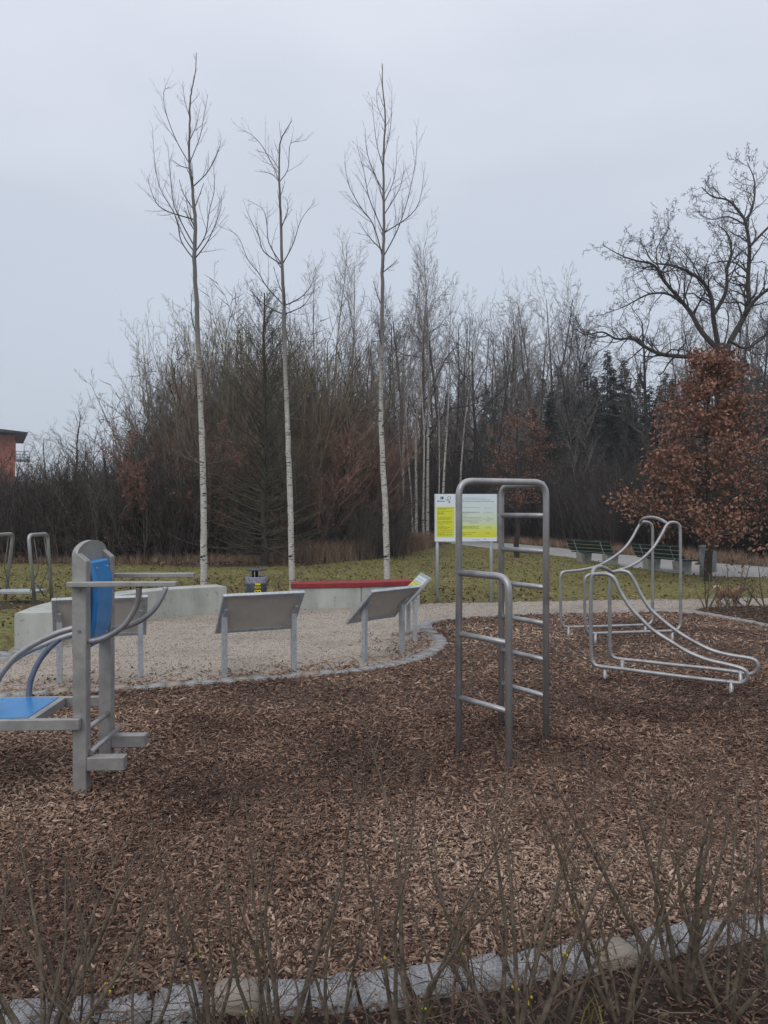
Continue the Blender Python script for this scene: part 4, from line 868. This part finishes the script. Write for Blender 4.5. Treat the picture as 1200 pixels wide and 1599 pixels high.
for zz, x0, x1, h in ((-.15, -.14, .24, .009), (-.17, -.14, .22, .008), (-.19, -.14, .24, .007), (-.26, -.14, .2, .008), (-.29, -.1, .1, .008), (-.30, -.12, .0, .008), (-.16, .36, .44, .007), (-.18, .34, .44, .007), (-.27, .34, .43, .01)):
    words(bm, x0, x1, SZ + zz, h)
obj('lettering', bm, ink_ol, sg)
bm = bmesh.new(); words(bm, .1, .27, SZ - .385, .008); words(bm, .30, .37, SZ - .378, .012); obj('lettering', bm, ink_soft, sg)
def disc(bm, x, z, r, y=-.0100, n=16, r2=None):
    a = [bm.verts.new((x + r * math.cos(i * 6.2832 / n), y, z + r * math.sin(i * 6.2832 / n))) for i in range(n)]
    if r2 is None: bm.faces.new(a)
    else:
        b = [bm.verts.new((x + r2 * math.cos(i * 6.2832 / n), y, z + r2 * math.sin(i * 6.2832 / n))) for i in range(n)]
        for i in range(n): bm.faces.new((a[i], a[(i + 1) % n], b[(i + 1) % n], b[i]))
bm = bmesh.new(); disc(bm, -.455 + .02, SZ + .345, .024, r2=.017); disc(bm, -.415, SZ + .347, .022)
words(bm, -.505, -.45, SZ + .292, .016); words(bm, -.44, -.37, SZ + .288, .014); obj('emblem', bm, mat('emblem_blue', (.03, .09, .16), (.04, .11, .2), 9, .4), sg)
bm = bmesh.new(); disc(bm, -.30, SZ + .345, .030, r2=.025); box_bm(bm, (.05, .001, .01), (-.33, -.0100, SZ + .31)); box_bm(bm, (.03, .001, .022), (-.295, -.0101, SZ + .275)); obj('emblem', bm, ink, sg)

# ------------------------------------------------------------------ waste bin between the walls
BX, BY = px_x(400.5, 12.9), 12.9
wb = thing('waste_bin', 'grey round waste bin with yellow stickers standing between the two walls', 'bin', (BX, BY, 0))
def lathe(name, prof, m, parent, k=28, loc=(0, 0, 0), smooth=True):
    bm = bmesh.new(); rings = []
    for r, z in prof: rings.append([bm.verts.new((loc[0] + r * math.cos(i * 6.2832 / k), loc[1] + r * math.sin(i * 6.2832 / k), loc[2] + z)) for i in range(k)])
    for a, b in zip(rings[:-1], rings[1:]):
        for i in range(k): bm.faces.new((a[i], a[(i + 1) % k], b[(i + 1) % k], b[i]))
    bm.faces.new(rings[0][::-1]); bm.faces.new(rings[-1]); bmesh.ops.recalc_face_normals(bm, faces=bm.faces)
    return obj(name, bm, m, parent, 0, smooth)
lathe('drum', [(.165, .03), (.172, .04), (.172, .46), (.168, .465)], bin_m, wb)
lathe('bag', [(.174, .40), (.182, .43), (.180, .50), (.183, .515), (.172, .52), (.160, .50), (.15, .43)], bag_m, wb)
lathe('ashtray', [(.05, .50), (.05, .60), (.055, .61), (.05, .615)], black_m, wb, 16, (-.02, 0, 0))
for a in (.4, 2.6, 4.7): pipe('lid_stay', [(.15 * math.cos(a), .15 * math.sin(a), .45), (.15 * math.cos(a), .15 * math.sin(a), .625)], .006, galv, wb, 6)
lathe('lid', [(.17, .622), (.18, .628), (.17, .645), (.02, .66)], bin_m, wb)
pipe('post', [(0, .2, -.05), (0, .2, .62)], .02, galv, wb, 8)
stk = box('sticker', (.105, .004, .24), (.055, -.174, .30), black_m, wb, None, 0)
def txt(body, size, loc, m, parent, name='lettering', rx=R(90)):
    cu = bpy.data.curves.new(name, 'FONT'); cu.body = body; cu.size = size; cu.extrude = .0008; cu.align_x = 'CENTER'; cu.offset = size * .02
    o = bpy.data.objects.new(name, cu); COL.objects.link(o); dg = bpy.context.evaluated_depsgraph_get(); me = bpy.data.meshes.new_from_object(o.evaluated_get(dg)); bpy.data.objects.remove(o)
    me.materials.clear(); q = link(name, me, m, parent); q.location = loc; q.rotation_euler = (rx, 0, 0); return q
txt('REIN', .05, (.055, -.178, .335), sticker_y, wb)
box('sticker_band', (.09, .004, .035), (.055, -.1775, .405), sticker_y, wb, None, 0)
bm = bmesh.new()
for sx in (-1, 1): disc(bm, .055 + sx * .026, .285, .030, y=-.1775, r2=.014)
disc(bm, .055, .225, .03, y=-.1775, r2=.016); box_bm(bm, (.09, .002, .01), (.055, -.1775, .195)); obj('sticker_rings', bm, sticker_y, wb)

# ------------------------------------------------------------------ climbing frame
cf = thing('pull_up_frame', 'grey steel pull-up frame with a tall hoop, a rung ladder and a low side hoop', 'exercise equipment', (0, 0, 0))
FL, FN, FR, FB = Vector((.495, 5.08, 0)), Vector((.767, 4.72, 0)), Vector((1.124, 5.33, 0)), Vector((.874, 5.73, 0)); TR = .0225
def up_(p, z): return Vector((p.x, p.y, z))
ZT = 1.805
pipe('hoop', round_path([up_(FL, -.2), up_(FL, ZT), up_(FR, ZT), up_(FR, -.2)], .10, 8), TR, steel, cf, 16)
pipe('hoop', round_path([up_(FB, -.2), up_(FB, ZT - .012), up_(FR, ZT - .012) + (FB - FR).normalized() * .03], .09, 8), TR, steel, cf, 16)
for z in (1.575, 1.325, 1.075, .825, .573, .322): pipe('rung', [up_(FB, z), up_(FR, z)], .0185, steel, cf, 14)
pipe('low_hoop', round_path([up_(FL, 1.20), up_(FN, 1.20), up_(FN, -.2)], .10, 8), TR, steel, cf, 16)
for z in (.795, .375): pipe('rung', [up_(FL, z), up_(FN, z)], .0185, steel, cf, 14)
for p, z in [(FB, z) for z in (1.575, 1.325, 1.075, .825, .573, .322)] + [(FL, z) for z in (1.20, .795, .375)]:
    d = ((FB - FR) if p is FB else (FL - FN)).normalized(); pipe('rung_end', [up_(p, z), up_(p, z) + d * .026], .0150, steel, cf, 12)

# ------------------------------------------------------------------ wire-form tube loops at the right
def c4(x, y): return x / 3.3333 + 840, y / 3.3333 + 780
def plane_pt(px, py, A, B):      # point seen at the pixel on the upright plane through A and B
    d = Vector((((px - 600) / 1200), 1, -((py - 800) / 1200))); n = Vector((-(B.y - A.y), B.x - A.x, 0)); o = Vector((0, 0, EYE))
    return o + d * ((A - o).dot(n) / d.dot(n))
def loop(name, parent, A, B, pts, r=.0185):
    P = [plane_pt(*c4(*p), A, B) for p in pts]; return pipe(name, cr_spline(P, 4, closed=True), r, steel, parent, 12, closed=True)
N1A, N1B = Vector((1.965, 7.25, 0)), Vector((3.10, 6.58, 0)); N2A, N2B = Vector((2.247, 7.65, 0)), Vector((3.38, 6.97, 0))
F1A, F1B = Vector((2.23, 9.73, 0)), Vector((3.47, 9.95, 0)); F2A, F2B = Vector((2.41, 9.22, 0)), Vector((3.63, 9.42, 0))
un = thing('tube_sculpture', 'near pair of curved steel tube loops sweeping down to the right', 'exercise equipment', (0, 0, 0), 0, 'curved steel tube loops')
def sm(seq): return seq
loop('tube_loop', un, N1A, N1B, [(277, 480), (276, 600), (277, 720), (280, 820), (290, 852), (318, 870), (420, 882), (600, 905), (800, 930), (980, 950), (1050, 957), (1080, 945), (1092, 920), (1080, 892), (1040, 875), (960, 855), (880, 836), (780, 795), (690, 740), (600, 682), (540, 625), (480, 560), (430, 480), (405, 425), (385, 400), (355, 390), (310, 390), (285, 402)])
loop('tube_loop', un, N2A, N2B, [(375, 480), (375, 600), (376, 700), (379, 790), (388, 815), (415, 830), (520, 842), (700, 862), (900, 882), (1060, 903), (1110, 910), (1138, 893), (1145, 868), (1132, 840), (1090, 826), (1000, 812), (900, 785), (800, 735), (720, 685), (650, 630), (590, 575), (545, 510), (510, 440), (480, 390), (455, 376), (420, 374), (392, 383), (378, 410)])
def arch(parent, pts, A, B, r=.0185):
    m = len(pts); P = [at(*c4(*p), A + (B - A) * i / (m - 1)) for i, p in enumerate(pts)]; pipe('cross_arch', cr_spline(P, 5), r, steel, parent, 12)
arch(un, [(286, 396), (288, 372), (305, 355), (330, 352), (360, 364), (388, 384)], 7.25, 7.62)
def foot(parent, px0, y0, Y, hh=.15): p = at(*c4(px0, y0), Y); pipe('foot', [(p.x, p.y, -.1), (p.x, p.y, hh)], .02, steel, parent, 10)
foot(un, 350, 900, 7.2); foot(un, 1007, 960, 6.64); foot(un, 440, 850, 7.52); foot(un, 1055, 905, 7.03)
uf = thing('tube_sculpture', 'far pair of curved steel tube loops sweeping up to the right', 'exercise equipment', (0, 0, 0), 0, 'curved steel tube loops')
loop('tube_loop', uf, F1A, F1B, [(118, 460), (120, 560), (122, 630), (130, 655), (152, 665), (260, 664), (400, 660), (540, 655), (575, 652), (592, 638), (598, 610), (598, 500), (598, 350), (598, 200), (596, 145), (583, 124), (560, 118), (540, 122), (520, 150), (490, 205), (450, 258), (390, 305), (320, 345), (250, 365), (180, 374), (140, 378), (121, 395)])
loop('tube_loop', uf, F2A, F2B, [(244, 480), (246, 580), (249, 660), (258, 688), (285, 698), (400, 695), (550, 690), (690, 686), (722, 680), (740, 660), (744, 620), (744, 480), (743, 300), (742, 180), (737, 138), (718, 122), (690, 122), (668, 140), (645, 185), (600, 255), (545, 310), (490, 345), (430, 368), (360, 383), (300, 388), (265, 395), (248, 415)])
arch(uf, [(530, 130), (545, 105), (575, 95), (610, 96), (645, 108), (676, 128)], 9.93, 9.42)
foot(uf, 160, 670, 9.74); foot(uf, 700, 695, 9.41); foot(uf, 300, 700, 9.23); foot(uf, 560, 655, 9.93)

# ------------------------------------------------------------------ leg-raise station with blue back pad and bench (left)
st = thing('exercise_station', 'square post steel station with blue back pad, arm bars and blue bench at the left', 'exercise equipment', (0, 0, 0))
Fp, Rp = Vector((-1.715, 4.36, 0)), Vector((-1.739, 4.82, 0)); dv = (Rp - Fp).normalized(); ev = Vector((dv.y, -dv.x, 0))
rotS = Matrix((ev, dv, Vector((0, 0, 1)))).transposed()
def loc_(p, e, d, z): return Vector((p.x, p.y, 0)) + ev * e + dv * d + Vector((0, 0, z))
def post_sl(p):
    bm = bmesh.new(); o = []
    for e, z in ((-.038, -.2), (.038, -.2), (.038, 1.322), (-.038, 1.388)):
        o.append([bm.verts.new(loc_(p, e, -.04, z)), bm.verts.new(loc_(p, e, .04, z))])
    bm.faces.new([x[0] for x in o]); bm.faces.new([x[1] for x in o][::-1])
    for i in range(4): bm.faces.new((o[i][0], o[i][1], o[(i + 1) % 4][1], o[(i + 1) % 4][0]))
    bmesh.ops.recalc_face_normals(bm, faces=bm.faces); return obj('post', bm, post_m, st, .004)
post_sl(Fp); post_sl(Rp)
bm = bmesh.new(); prof = [(-.038, .80), (.50, .80), (.50, 1.36)] + [(.231 + .269 * math.cos(a), 1.355 + .078 * math.sin(a)) for a in [math.pi * i / 14 for i in range(1, 14)]] + [(-.038, 1.36)]
A = [bm.verts.new(loc_(Fp, -.041, s, z)) for s, z in prof]; B = [bm.verts.new(loc_(Fp, -.012, s, z)) for s, z in prof]
bm.faces.new(A); bm.faces.new(B[::-1])
for i in range(len(A)): j = (i + 1) % len(A); bm.faces.new((A[i], B[i], B[j], A[j]))
bmesh.ops.recalc_face_normals(bm, faces=bm.faces); obj('arched_plate', bm, post_m, st)
# pad
bm = bmesh.new(); pr = [(.812, .015), (.83, .030), (.95, .052), (1.08, .062), (1.20, .060), (1.305, .035), (1.315, .025)]; rows = []
for z, e in pr:
    rows.append([bm.verts.new(loc_(Fp, -.010, .055, z)), bm.verts.new(loc_(Fp, e - .012, .048, z)), bm.verts.new(loc_(Fp, e, .09, z)), bm.verts.new(loc_(Fp, e, .37, z)), bm.verts.new(loc_(Fp, e - .012, .412, z)), bm.verts.new(loc_(Fp, -.010, .405, z))])
for a, b in zip(rows[:-1], rows[1:]):
    for i in range(6): bm.faces.new((a[i], a[(i + 1) % 6], b[(i + 1) % 6], b[i]))
bm.faces.new(rows[0]); bm.faces.new(rows[-1][::-1]); bmesh.ops.recalc_face_normals(bm, faces=bm.faces); obj('back_pad', bm, blue, st, 0, False)
for z, s_ in ((.87, .13), (.87, .33), (1.27, .13), (1.27, .33)):
    e_ = float(np.interp(z, [q[0] for q in pr], [q[1] for q in pr])); pipe('screw', [loc_(Fp, e_ - .003, s_, z), loc_(Fp, e_ + .004, s_, z)], .008, steel, st, 8)
for s_ in (.0, .40):
    for e_ in (-.32, -.62): pipe('screw', [loc_(Fp, e_, s_, .447), loc_(Fp, e_, s_, .453)], .009, steel, st, 8)
for p_ in (Fp, Rp):
    for z in (.93, 1.16): pipe('bolt', [loc_(p_, 0, -.043, z), loc_(p_, 0, -.049, z)], .009, steel, st, 6)
bar('arm_bar', loc_(Fp, -.05, -.075, 1.197), loc_(Fp, .55, -.075, 1.197), .07, .026, post_m, st, .003)
bar('arm_bar', loc_(Rp, -.03, .075, 1.197), loc_(Rp, .53, .075, 1.197), .07, .026, post_m, st, .003)
def c1(x, y): return x / 3.634, y / 3.634 + 820
def tr_pipe(name, pts, Y, r=.0165, m=steel, Y1=None):
    n = len(pts); P = [at(*c1(*p), Y + ((Y1 if Y1 is not None else Y) - Y) * i / (n - 1)) for i, p in enumerate(pts)]; return pipe(name, cr_spline(P, 5), r, m, st, 14)
tr_pipe('arm_support', [(490, 660), (560, 652), (640, 618), (710, 565), (765, 480), (787, 415), (790, 352)], 4.36, Y1=4.30)
tr_pipe('arm_support', [(620, 592), (700, 583), (790, 548), (865, 492), (915, 420), (945, 352)], 4.82, Y1=4.87)
tr_pipe('handle_rail', [(440, 583), (370, 600), (290, 630), (190, 680), (100, 740), (45, 800), (0, 862), (-45, 950), (-70, 1060), (-75, 1130)], 4.36, .0175)
tr_pipe('handle_rail', [(580, 590), (430, 618), (340, 645), (240, 685), (140, 730), (60, 785), (-20, 870), (-60, 960), (-70, 1040)], 4.82, .0165)
tr_pipe('bench_stay', [(345, 645), (290, 690), (235, 755), (195, 830), (172, 900), (163, 992)], 4.82, .0175, mat('blue_grey_steel', (.15, .17, .22), (.20, .22, .28), 20, .45, .4))
bar('bench_rail', loc_(Fp, .012, -.062, .415), loc_(Fp, -1.35, -.062, .415), .042, .060, post_m, st)
bar('bench_rail', loc_(Rp, -.040, -.0, .415), loc_(Rp, -1.35, -.0, .415), .042, .060, post_m, st)
bar('bench_cross_rail', loc_(Fp, -.262, -.04, .422), loc_(Fp, -.262, .438, .422), .04, .05, post_m, st)
P = [loc_(Fp, -.284, -.038, 0), loc_(Fp, -.284, .436, 0), loc_(Fp, -1.36, .436, 0), loc_(Fp, -1.36, -.038, 0)]
prism('bench_board', P, .425, .449, blue, st, .002)
bm = bmesh.new(); box_bm(bm, (.06, .06, .44), loc_(Fp, -1.2, -.05, .2)); obj('bench_leg', bm, post_m, st, .003); bm = bmesh.new(); box_bm(bm, (.06, .06, .44), loc_(Fp, -1.2, .44, .2)); obj('bench_leg', bm, post_m, st, .003)
pipe('foot_tube', [loc_(Fp, .0, .03, .345), loc_(Rp, .02, -.0, .345)], .016, steel, st); pipe('foot_tube', [loc_(Fp, .045, .0, .236), loc_(Rp, .07, .03, .236)], .016, steel, st); pipe('foot_tube', [loc_(Fp, .10, .0, .125), loc_(Rp, .10, .0, .125)], .014, steel, st)
bar('foot_bracket', loc_(Fp, .0385, 0, .178), loc_(Fp, .245, 0, .178), .075, .074, post_m, st); bar('foot_bracket', loc_(Rp, .0385, 0, .168), loc_(Rp, .245, 0, .168), .075, .074, post_m, st)

# ------------------------------------------------------------------ balance board station on the lawn
bs = thing('balance_board', 'low hanging board between leaning steel hoops on the lawn at the far left', 'exercise equipment', (0, 0, 0))
for tx, bx in ((-6.13, -6.01), (-6.76, -6.88)):
    pipe('hoop', round_path([(bx, 13.25, -.1), (tx, 13.25, 1.2), (tx - .02, 14.05, 1.2), (bx - .06, 14.05, -.1)], .12, 6), .032, steel, bs, 12)
    for y in (13.45, 13.85): pipe('chain', [(tx, y, 1.18), (tx * .7 + bx * .3 + (.05 if tx > -6.4 else -.05), y, .6), (-6.2 if tx > -6.4 else -6.74, y, .2)], .008, rope_m, bs, 6)
pipe('slack_chain', cr_spline([(-6.10, 13.5, .33), (-6.05, 13.6, .17), (-6.10, 13.8, .10), (-6.14, 14.0, .16)], 5), .012, rope_m, bs, 6)
box('board', (.76, .42, .05), (-6.47, 13.65, .19), galv, bs, None, .006)

# ------------------------------------------------------------------ park benches
def park_bench(label, x, y, yaw, block=conc_dark):
    t = thing('park_bench', label, 'bench', (x, y, 0), yaw, 'green park benches by the path')
    for sx in (-.62, .62):
        bm = bmesh.new(); vs = []
        for z, a, b in ((-.05, -.17, .22), (.36, -.22, .26)):
            vs.append([bm.verts.new((sx - .11, a, z)), bm.verts.new((sx + .11, a, z)), bm.verts.new((sx + .11, b, z)), bm.verts.new((sx - .11, b, z))])
        bm.faces.new(vs[0][::-1]); bm.faces.new(vs[1])
        for i in range(4): bm.faces.new((vs[0][i], vs[0][(i + 1) % 4], vs[1][(i + 1) % 4], vs[1][i]))
        obj('concrete_foot', bm, block, t, .008)
        bar('bracket', (sx, -.20, .36), (sx, -.36, .80), .05, .012, galv, t, .002, up=(1, 0, 0))
    for yy in (-.12, .04, .20): box('seat_slat', (2.0, .13, .04), (0, yy, .395), green_w, t, None, .006)
    for zz, yy in ((.50, -.235), (.63, -.283), (.76, -.33)):
        box('back_slat', (2.0, .035, .112), (0, yy, zz), green_w, t, Matrix.Rotation(R(20), 3, 'X'), .006)
    t.scale = (1, 1, .86)
    return t
park_bench('green slatted bench on concrete feet, farther of the two along the path', 6.60, 23.9, math.atan2(-1.05, .47))
park_bench('green slatted bench on concrete feet, nearer of the two beside the litter bin', 7.66, 20.9, math.atan2(-1.30, .44))
# litter bin
lb = thing('litter_bin', 'galvanised litter bin hung on a thick round post behind the brown oak trunk', 'bin', (px_x(1097.5, 19), 19, 0))
galv2 = mat('weathered_galvanised', (.20, .22, .25), (.30, .32, .35), 20, .6, .4)
pipe('post', [(0, 0, -.1), (0, 0, .74)], .072, galv2, lb, 16); bar('lid', (-.05, .02, .755), (.40, .14, .755), .16, .03, galv, lb)
lathe('drum', [(.13, .12), (.135, .13), (.135, .62), (.13, .63)], galv2, lb, 20, (.25, .12, 0)); bar('hanger', (.0, .0, .5), (.2, .1, .5), .04, .05, galv, lb)

# ------------------------------------------------------------------ small shrubs in the right bed
def small_shrub(name, label, cat, base, h, seed, stems=4, spread=.5, S=None, rad=.010, group=None, tw=None, tm=None, buds=0, lean=(0, 0), yel=0):
    random.seed(seed); out = [[], [], [], [], []]; tips = []
    S = S or dict(n=[6, 5, 3], wob=[.10, .13, .15], up=[.05, .05, .04], kids=[7, 4, 0], ang=[(.5, 1.0), (.5, 1.0), (.5, .9)], ratio=[.5, .5, .4], start=[.2, .15, .1], kr=[.6, .6, .6], shape=.45, rmin=.0022, end=.3)
    for i in range(stems):
        a = 6.283 * (i + random.random() * .7) / stems; t = random.uniform(.15, spread); q = random.uniform(.0, .04)
        grow(out, (math.cos(a) * q, math.sin(a) * q, -.02), vnorm((math.cos(a) * t + lean[0], math.sin(a) * t + lean[1], 1)), h * random.uniform(.7, 1.05), rad * random.uniform(.7, 1.2), 0, S, tips)
    root = thing(name, label, cat, base, 0, group)
    v, f = multi_tubes([(out[0], 7)]); link('stems', mesh_np('stems', v, [f], True), tm or shrub_bark, root)
    v, f = multi_tubes([(out[i], 4 if i == 1 else 3) for i in range(1, 4) if out[i]]); link('twigs', mesh_np('twigs', v, [f], True), tw or shrub_twig, root)
    def blobs(pts, r, m, nm):
        bm = bmesh.new()
        for p in pts: bmesh.ops.create_icosphere(bm, subdivisions=1, radius=r * random.uniform(.6, 1.2), matrix=Matrix.Translation(p) @ Matrix.Diagonal((random.uniform(.6, 1.2), random.uniform(.6, 1.2), 1.4, 1)))
        obj(nm, bm, m, root)['kind'] = 'stuff'
    if buds and tips: blobs([t[0] for t in random.sample(tips, min(buds, len(tips)))], .0026, bud_b, 'buds')
    if yel:
        pts = []
        for _ in range(yel):
            c = random.choice(random.choice(out[0])[0][1:5]); pts += [tuple(c[i] + random.gauss(0, .006) for i in range(3)) for _ in range(5)]
        blobs(pts, .0035, bud_m, 'lichen')
    return root
for i, (px, py, h, lbx) in enumerate(((1104, 951, .75, 'small bare shrub in the right bed, left of the dog'), (1145, 953, .95, 'bare shrub in the right bed right in front of the dog'), (1165, 951, .5, 'low bare shrub in the right bed just right of the dog'), (1197, 953, .9, 'bare shrub in the right bed at the picture edge'), (1215, 960, .8, 'bare shrub at the right end of the small bed'), (1128, 955, .35, 'lowest bare shrub in the right bed, under the dog'))):
    small_shrub('bare_shrub', lbx, 'shrub', G(px, py), h, 300 + i, 4, .75, group='bare shrubs in the right bed', rad=.014)

# foreground shrubs
SF = dict(n=[9, 7, 4, 3], wob=[.085, .12, .15, .15], up=[.02, .035, .03, .03], kids=[7, 4.4, 2.2, 0], ang=[(.35, 1.05), (.4, 1.1), (.4, 1.0), (.4, .9)], ratio=[.52, .45, .42, .4], start=[.12, .12, .12, .1], kr=[.36, .50, .6, .6], shape=.45, rmin=.0011, end=.16)
fg = ((-45, 2.28, .62, 4, .7, .010, 'foreground shrub cut by the lower left corner'), (62, 2.22, .62, 6, .55, .016, 'thick mossy stump-like shrub in the foreground hedge, lower left'), (128, 2.34, .66, 4, .6, .009, 'thin shrub just right of the thick mossy one, lower left'), (205, 2.20, .60, 4, .8, .008, 'low spreading shrub in front of the leftmost near kerb stones'), (330, 2.28, .70, 5, .4, .010, 'foreground shrub with slim upright stems left of the tallest left one'), (425, 2.24, .84, 5, .38, .0125, 'tallest shrub in the left half of the foreground'), (520, 2.34, .60, 4, .5, .008, 'wispy shrub in front of the middle kerb stones, left of centre'), (640, 2.26, .92, 5, .26, .0115, 'tall upright shrub with yellow lichen at the foreground centre'), (700, 2.38, .60, 3, .5, .007, 'wispy shrub below the climbing frame left post'), (806, 2.25, .80, 6, .42, .012, 'tall greenish shrub below the climbing frame'), (880, 2.38, .72, 4, .5, .008, 'thin shrub right of the tall greenish one'), (968, 2.42, .86, 5, .55, .0105, 'branching reddish shrub in front of the right kerb stones'), (1072, 2.52, .86, 6, .55, .0145, 'thick shrub with a yellow lichen patch at the lower right'), (1135, 2.45, .80, 5, .7, .011, 'wide leaning shrub near the lower right corner'), (1215, 2.55, .95, 5, .5, .012, 'foreground shrub cut by the right picture edge'))
for i, (px, Y, h, ns, sp, rd, lbx) in enumerate(fg):
    small_shrub('hedge_shrub', lbx, 'shrub', (px_x(px, Y), Y, 0), h * 1.08, 400 + i, ns + (i in (1, 5, 9, 12, 13)), sp + .02, SF, rd * .76, 'foreground hedge shrubs', buds=90, yel=(3 if i in (1, 5, 7, 9, 12) else 1))
# fallen twigs on the bed
random.seed(77); tw = []
for _ in range(420):
    x, y = random.uniform(-2, 2.2), random.uniform(1.9, 2.75); a = random.uniform(0, 6.28); L = random.uniform(.05, .3); z = random.uniform(.01, .05)
    tw.append(([(x, y, z), (x + math.cos(a) * L / 2, y + math.sin(a) * L / 2, z + random.uniform(0, .03)), (x + math.cos(a + .2) * L, y + math.sin(a + .2) * L, z + random.uniform(-.01, .04))], [.0022, .002, .001]))
tw = [t for t in tw if inside(np.array([t[0][0]]), near_bed_poly)[0]]
v, f = multi_tubes([(tw, 4)]); tag(link('fallen_twigs', mesh_np('fallen_twigs', v, [f], True), shrub_twig), 'dry fallen twigs on the soil below the foreground hedge', 'twigs', kind='stuff')

# ------------------------------------------------------------------ dog
fur = overlay(mat('tan_fur', (.20, .115, .065), (.32, .20, .12), 30, .9, 0, .6, 120), (.42, .28, .17), 6, .5, .7, amount=.5)
dg_ = thing('dog', 'tan curly tailed dog seen from behind through the shrubs in the right bed', 'dog', G(1122, 946), R(-38)); dg_.scale = (.84,) * 3
def skin(name, verts, edges, radii, m, parent, root_i=0, sub=2):
    me = bpy.data.meshes.new(name); me.from_pydata(verts, edges, []); o = link(name, me, None, parent)
    o.modifiers.new('s', 'SKIN'); 
    for i, r in enumerate(radii): me.skin_vertices[0].data[i].radius = r if isinstance(r, tuple) else (r, r)
    me.skin_vertices[0].data[root_i].use_root = True
    s = o.modifiers.new('b', 'SUBSURF'); s.levels = sub; s.render_levels = sub
    dgx = bpy.context.evaluated_depsgraph_get(); m2 = bpy.data.meshes.new_from_object(o.evaluated_get(dgx)); o.modifiers.clear(); o.data = m2
    m2.materials.clear(); m2.materials.append(m)
    for p in m2.polygons: p.use_smooth = True
    return o
v = [(0, 0, .27), (.09, 0, .28), (.20, 0, .27), (.31, 0, .28), (.38, 0, .32), (.43, 0, .37), (.48, 0, .385), (.53, 0, .375), (.57, 0, .365)]
e = [(i, i + 1) for i in range(8)]; r = [.075, .088, .085, .09, .07, .055, .058, .035, .022]
for sy in (-.055, .055):   # hind legs with hock, front legs
    b0 = len(v); v += [(.03, sy, .20), (.05, sy, .14), (-.02, sy, .09), (0, sy, .02), (.03, sy, .012)]; r += [.05, .032, .018, .016, .018]; e += [(0, b0)] + [(b0 + i, b0 + i + 1) for i in range(4)]
    b0 = len(v); v += [(.32, sy * .9, .19), (.31, sy * .9, .10), (.32, sy * .9, .02), (.35, sy * .9, .012)]; r += [.042, .022, .017, .018]; e += [(3, b0)] + [(b0 + i, b0 + i + 1) for i in range(3)]
skin('body', v, e, r, fur, dg_, 1)
skin('tail', [(-.06, 0, .30), (-.08, 0, .36), (-.04, .01, .40), (.02, .02, .39), (.03, .02, .35)], [(i, i + 1) for i in range(4)], [.025, .035, .036, .03, .018], mat('pale_fur', (.55, .44, .32), (.7, .6, .48), 40, .9), dg_, 0)
for sy in (-.035, .035): skin('ear', [(.46, sy, .42), (.45, sy * 1.3, .46)], [(0, 1)], [.02, .010], fur, dg_, 0, 1)
random.seed(12); fp = []
for _ in range(1500):
    a = random.uniform(0, 6.28); x = random.uniform(-.06, .36); rr = .083; d = (random.uniform(-.8, -.1), math.cos(a) * .7, math.sin(a) * .7 - .3); L = random.uniform(.015, .035)
    q = (x, math.cos(a) * rr * .92, .275 + math.sin(a) * rr * .92); d = vnorm(d); fp.append(([q, vadd(q, d, L)], [.003, .0006]))
v, f = multi_tubes([(fp, 3)]); o = link('fur_coat', mesh_np('fur_coat', v, [f]), fur, dg_); o['kind'] = 'stuff'

# ------------------------------------------------------------------ building at the far left
bd = thing('red_building', 'red rendered building with a flat dark overhanging roof and balcony, far left', 'building', (-43.2, 90, 0), R(27))
redw = overlay(mat('red_render', (.36, .12, .085), (.42, .15, .11), 2, .9), (.22, .07, .06), .4, .5, .7, amount=.5)
box('wall', (16, 12, 10.6), (-8, 6, 5.3), redw, bd, None, 0); 
bm = bmesh.new(); vs = [(-20, -2.2, 12.6), (1.3, -1.8, 10.85), (1.3, 13.5, 10.85), (-20, 13.5, 12.6)]
a = [bm.verts.new((x, y, z)) for x, y, z in vs]; b = [bm.verts.new((x, y, z - (.12 if x > 0 else 1.7))) for x, y, z in vs]
bm.faces.new(a); bm.faces.new(b[::-1]); [bm.faces.new((b[i], b[(i + 1) % 4], a[(i + 1) % 4], a[i])) for i in range(4)]; bmesh.ops.recalc_face_normals(bm, faces=bm.faces)
obj('roof', bm, mat('dark_roof', (.03, .035, .05), (.05, .055, .07), 2, .6), bd)
gl = mat('window_glass', (.10, .13, .15), (.18, .21, .24), 1, .15, spec=.6)
for x in (-2.3, -5.2, -8.5):
    wf = box('window', (1.3, .12, 1.5), (x, -.02, 8.35), galv, bd, None, 0); box('pane', (1.1, .06, 1.3), (x, -.08, 8.35), gl, wf, None, 0)
dr = box('balcony_door', (.08, 1.6, 2.2), (.03, .9, 8.9), gl, bd, None, 0)
bal = box('balcony', (1.6, 2.2, .18), (.82, .8, 7.7), conc_dark, bd, None, 0)
for z in (8.0, 8.35, 8.7): pipe('railing', [(.02, -.28, z), (1.58, -.28, z), (1.58, 1.85, z)], .05, galv, bal, 6)
for x in (.1, .55, 1.0, 1.55): pipe('railing_post', [(x, -.28, 7.7), (x, -.28, 8.75)], .035, galv, bal, 6)

# ------------------------------------------------------------------ air
hm = bpy.data.materials.new('air'); hm.use_nodes = True; t = hm.node_tree; t.nodes.remove(t.nodes['Principled BSDF'])
pv = N(t, 'ShaderNodeVolumePrincipled'); pv.inputs['Density'].default_value = .0009; pv.inputs['Color'].default_value = (.86, .90, .96, 1); pv.inputs['Anisotropy'].default_value = .2
t.links.new(pv.outputs[0], t.nodes['Material Output'].inputs['Volume'])
hz = box('haze', (430, 460, 31), (0, 150, 13.5), hm, None, None, 0); tag(hz, 'thin damp winter haze in the air', 'haze', kind='stuff')
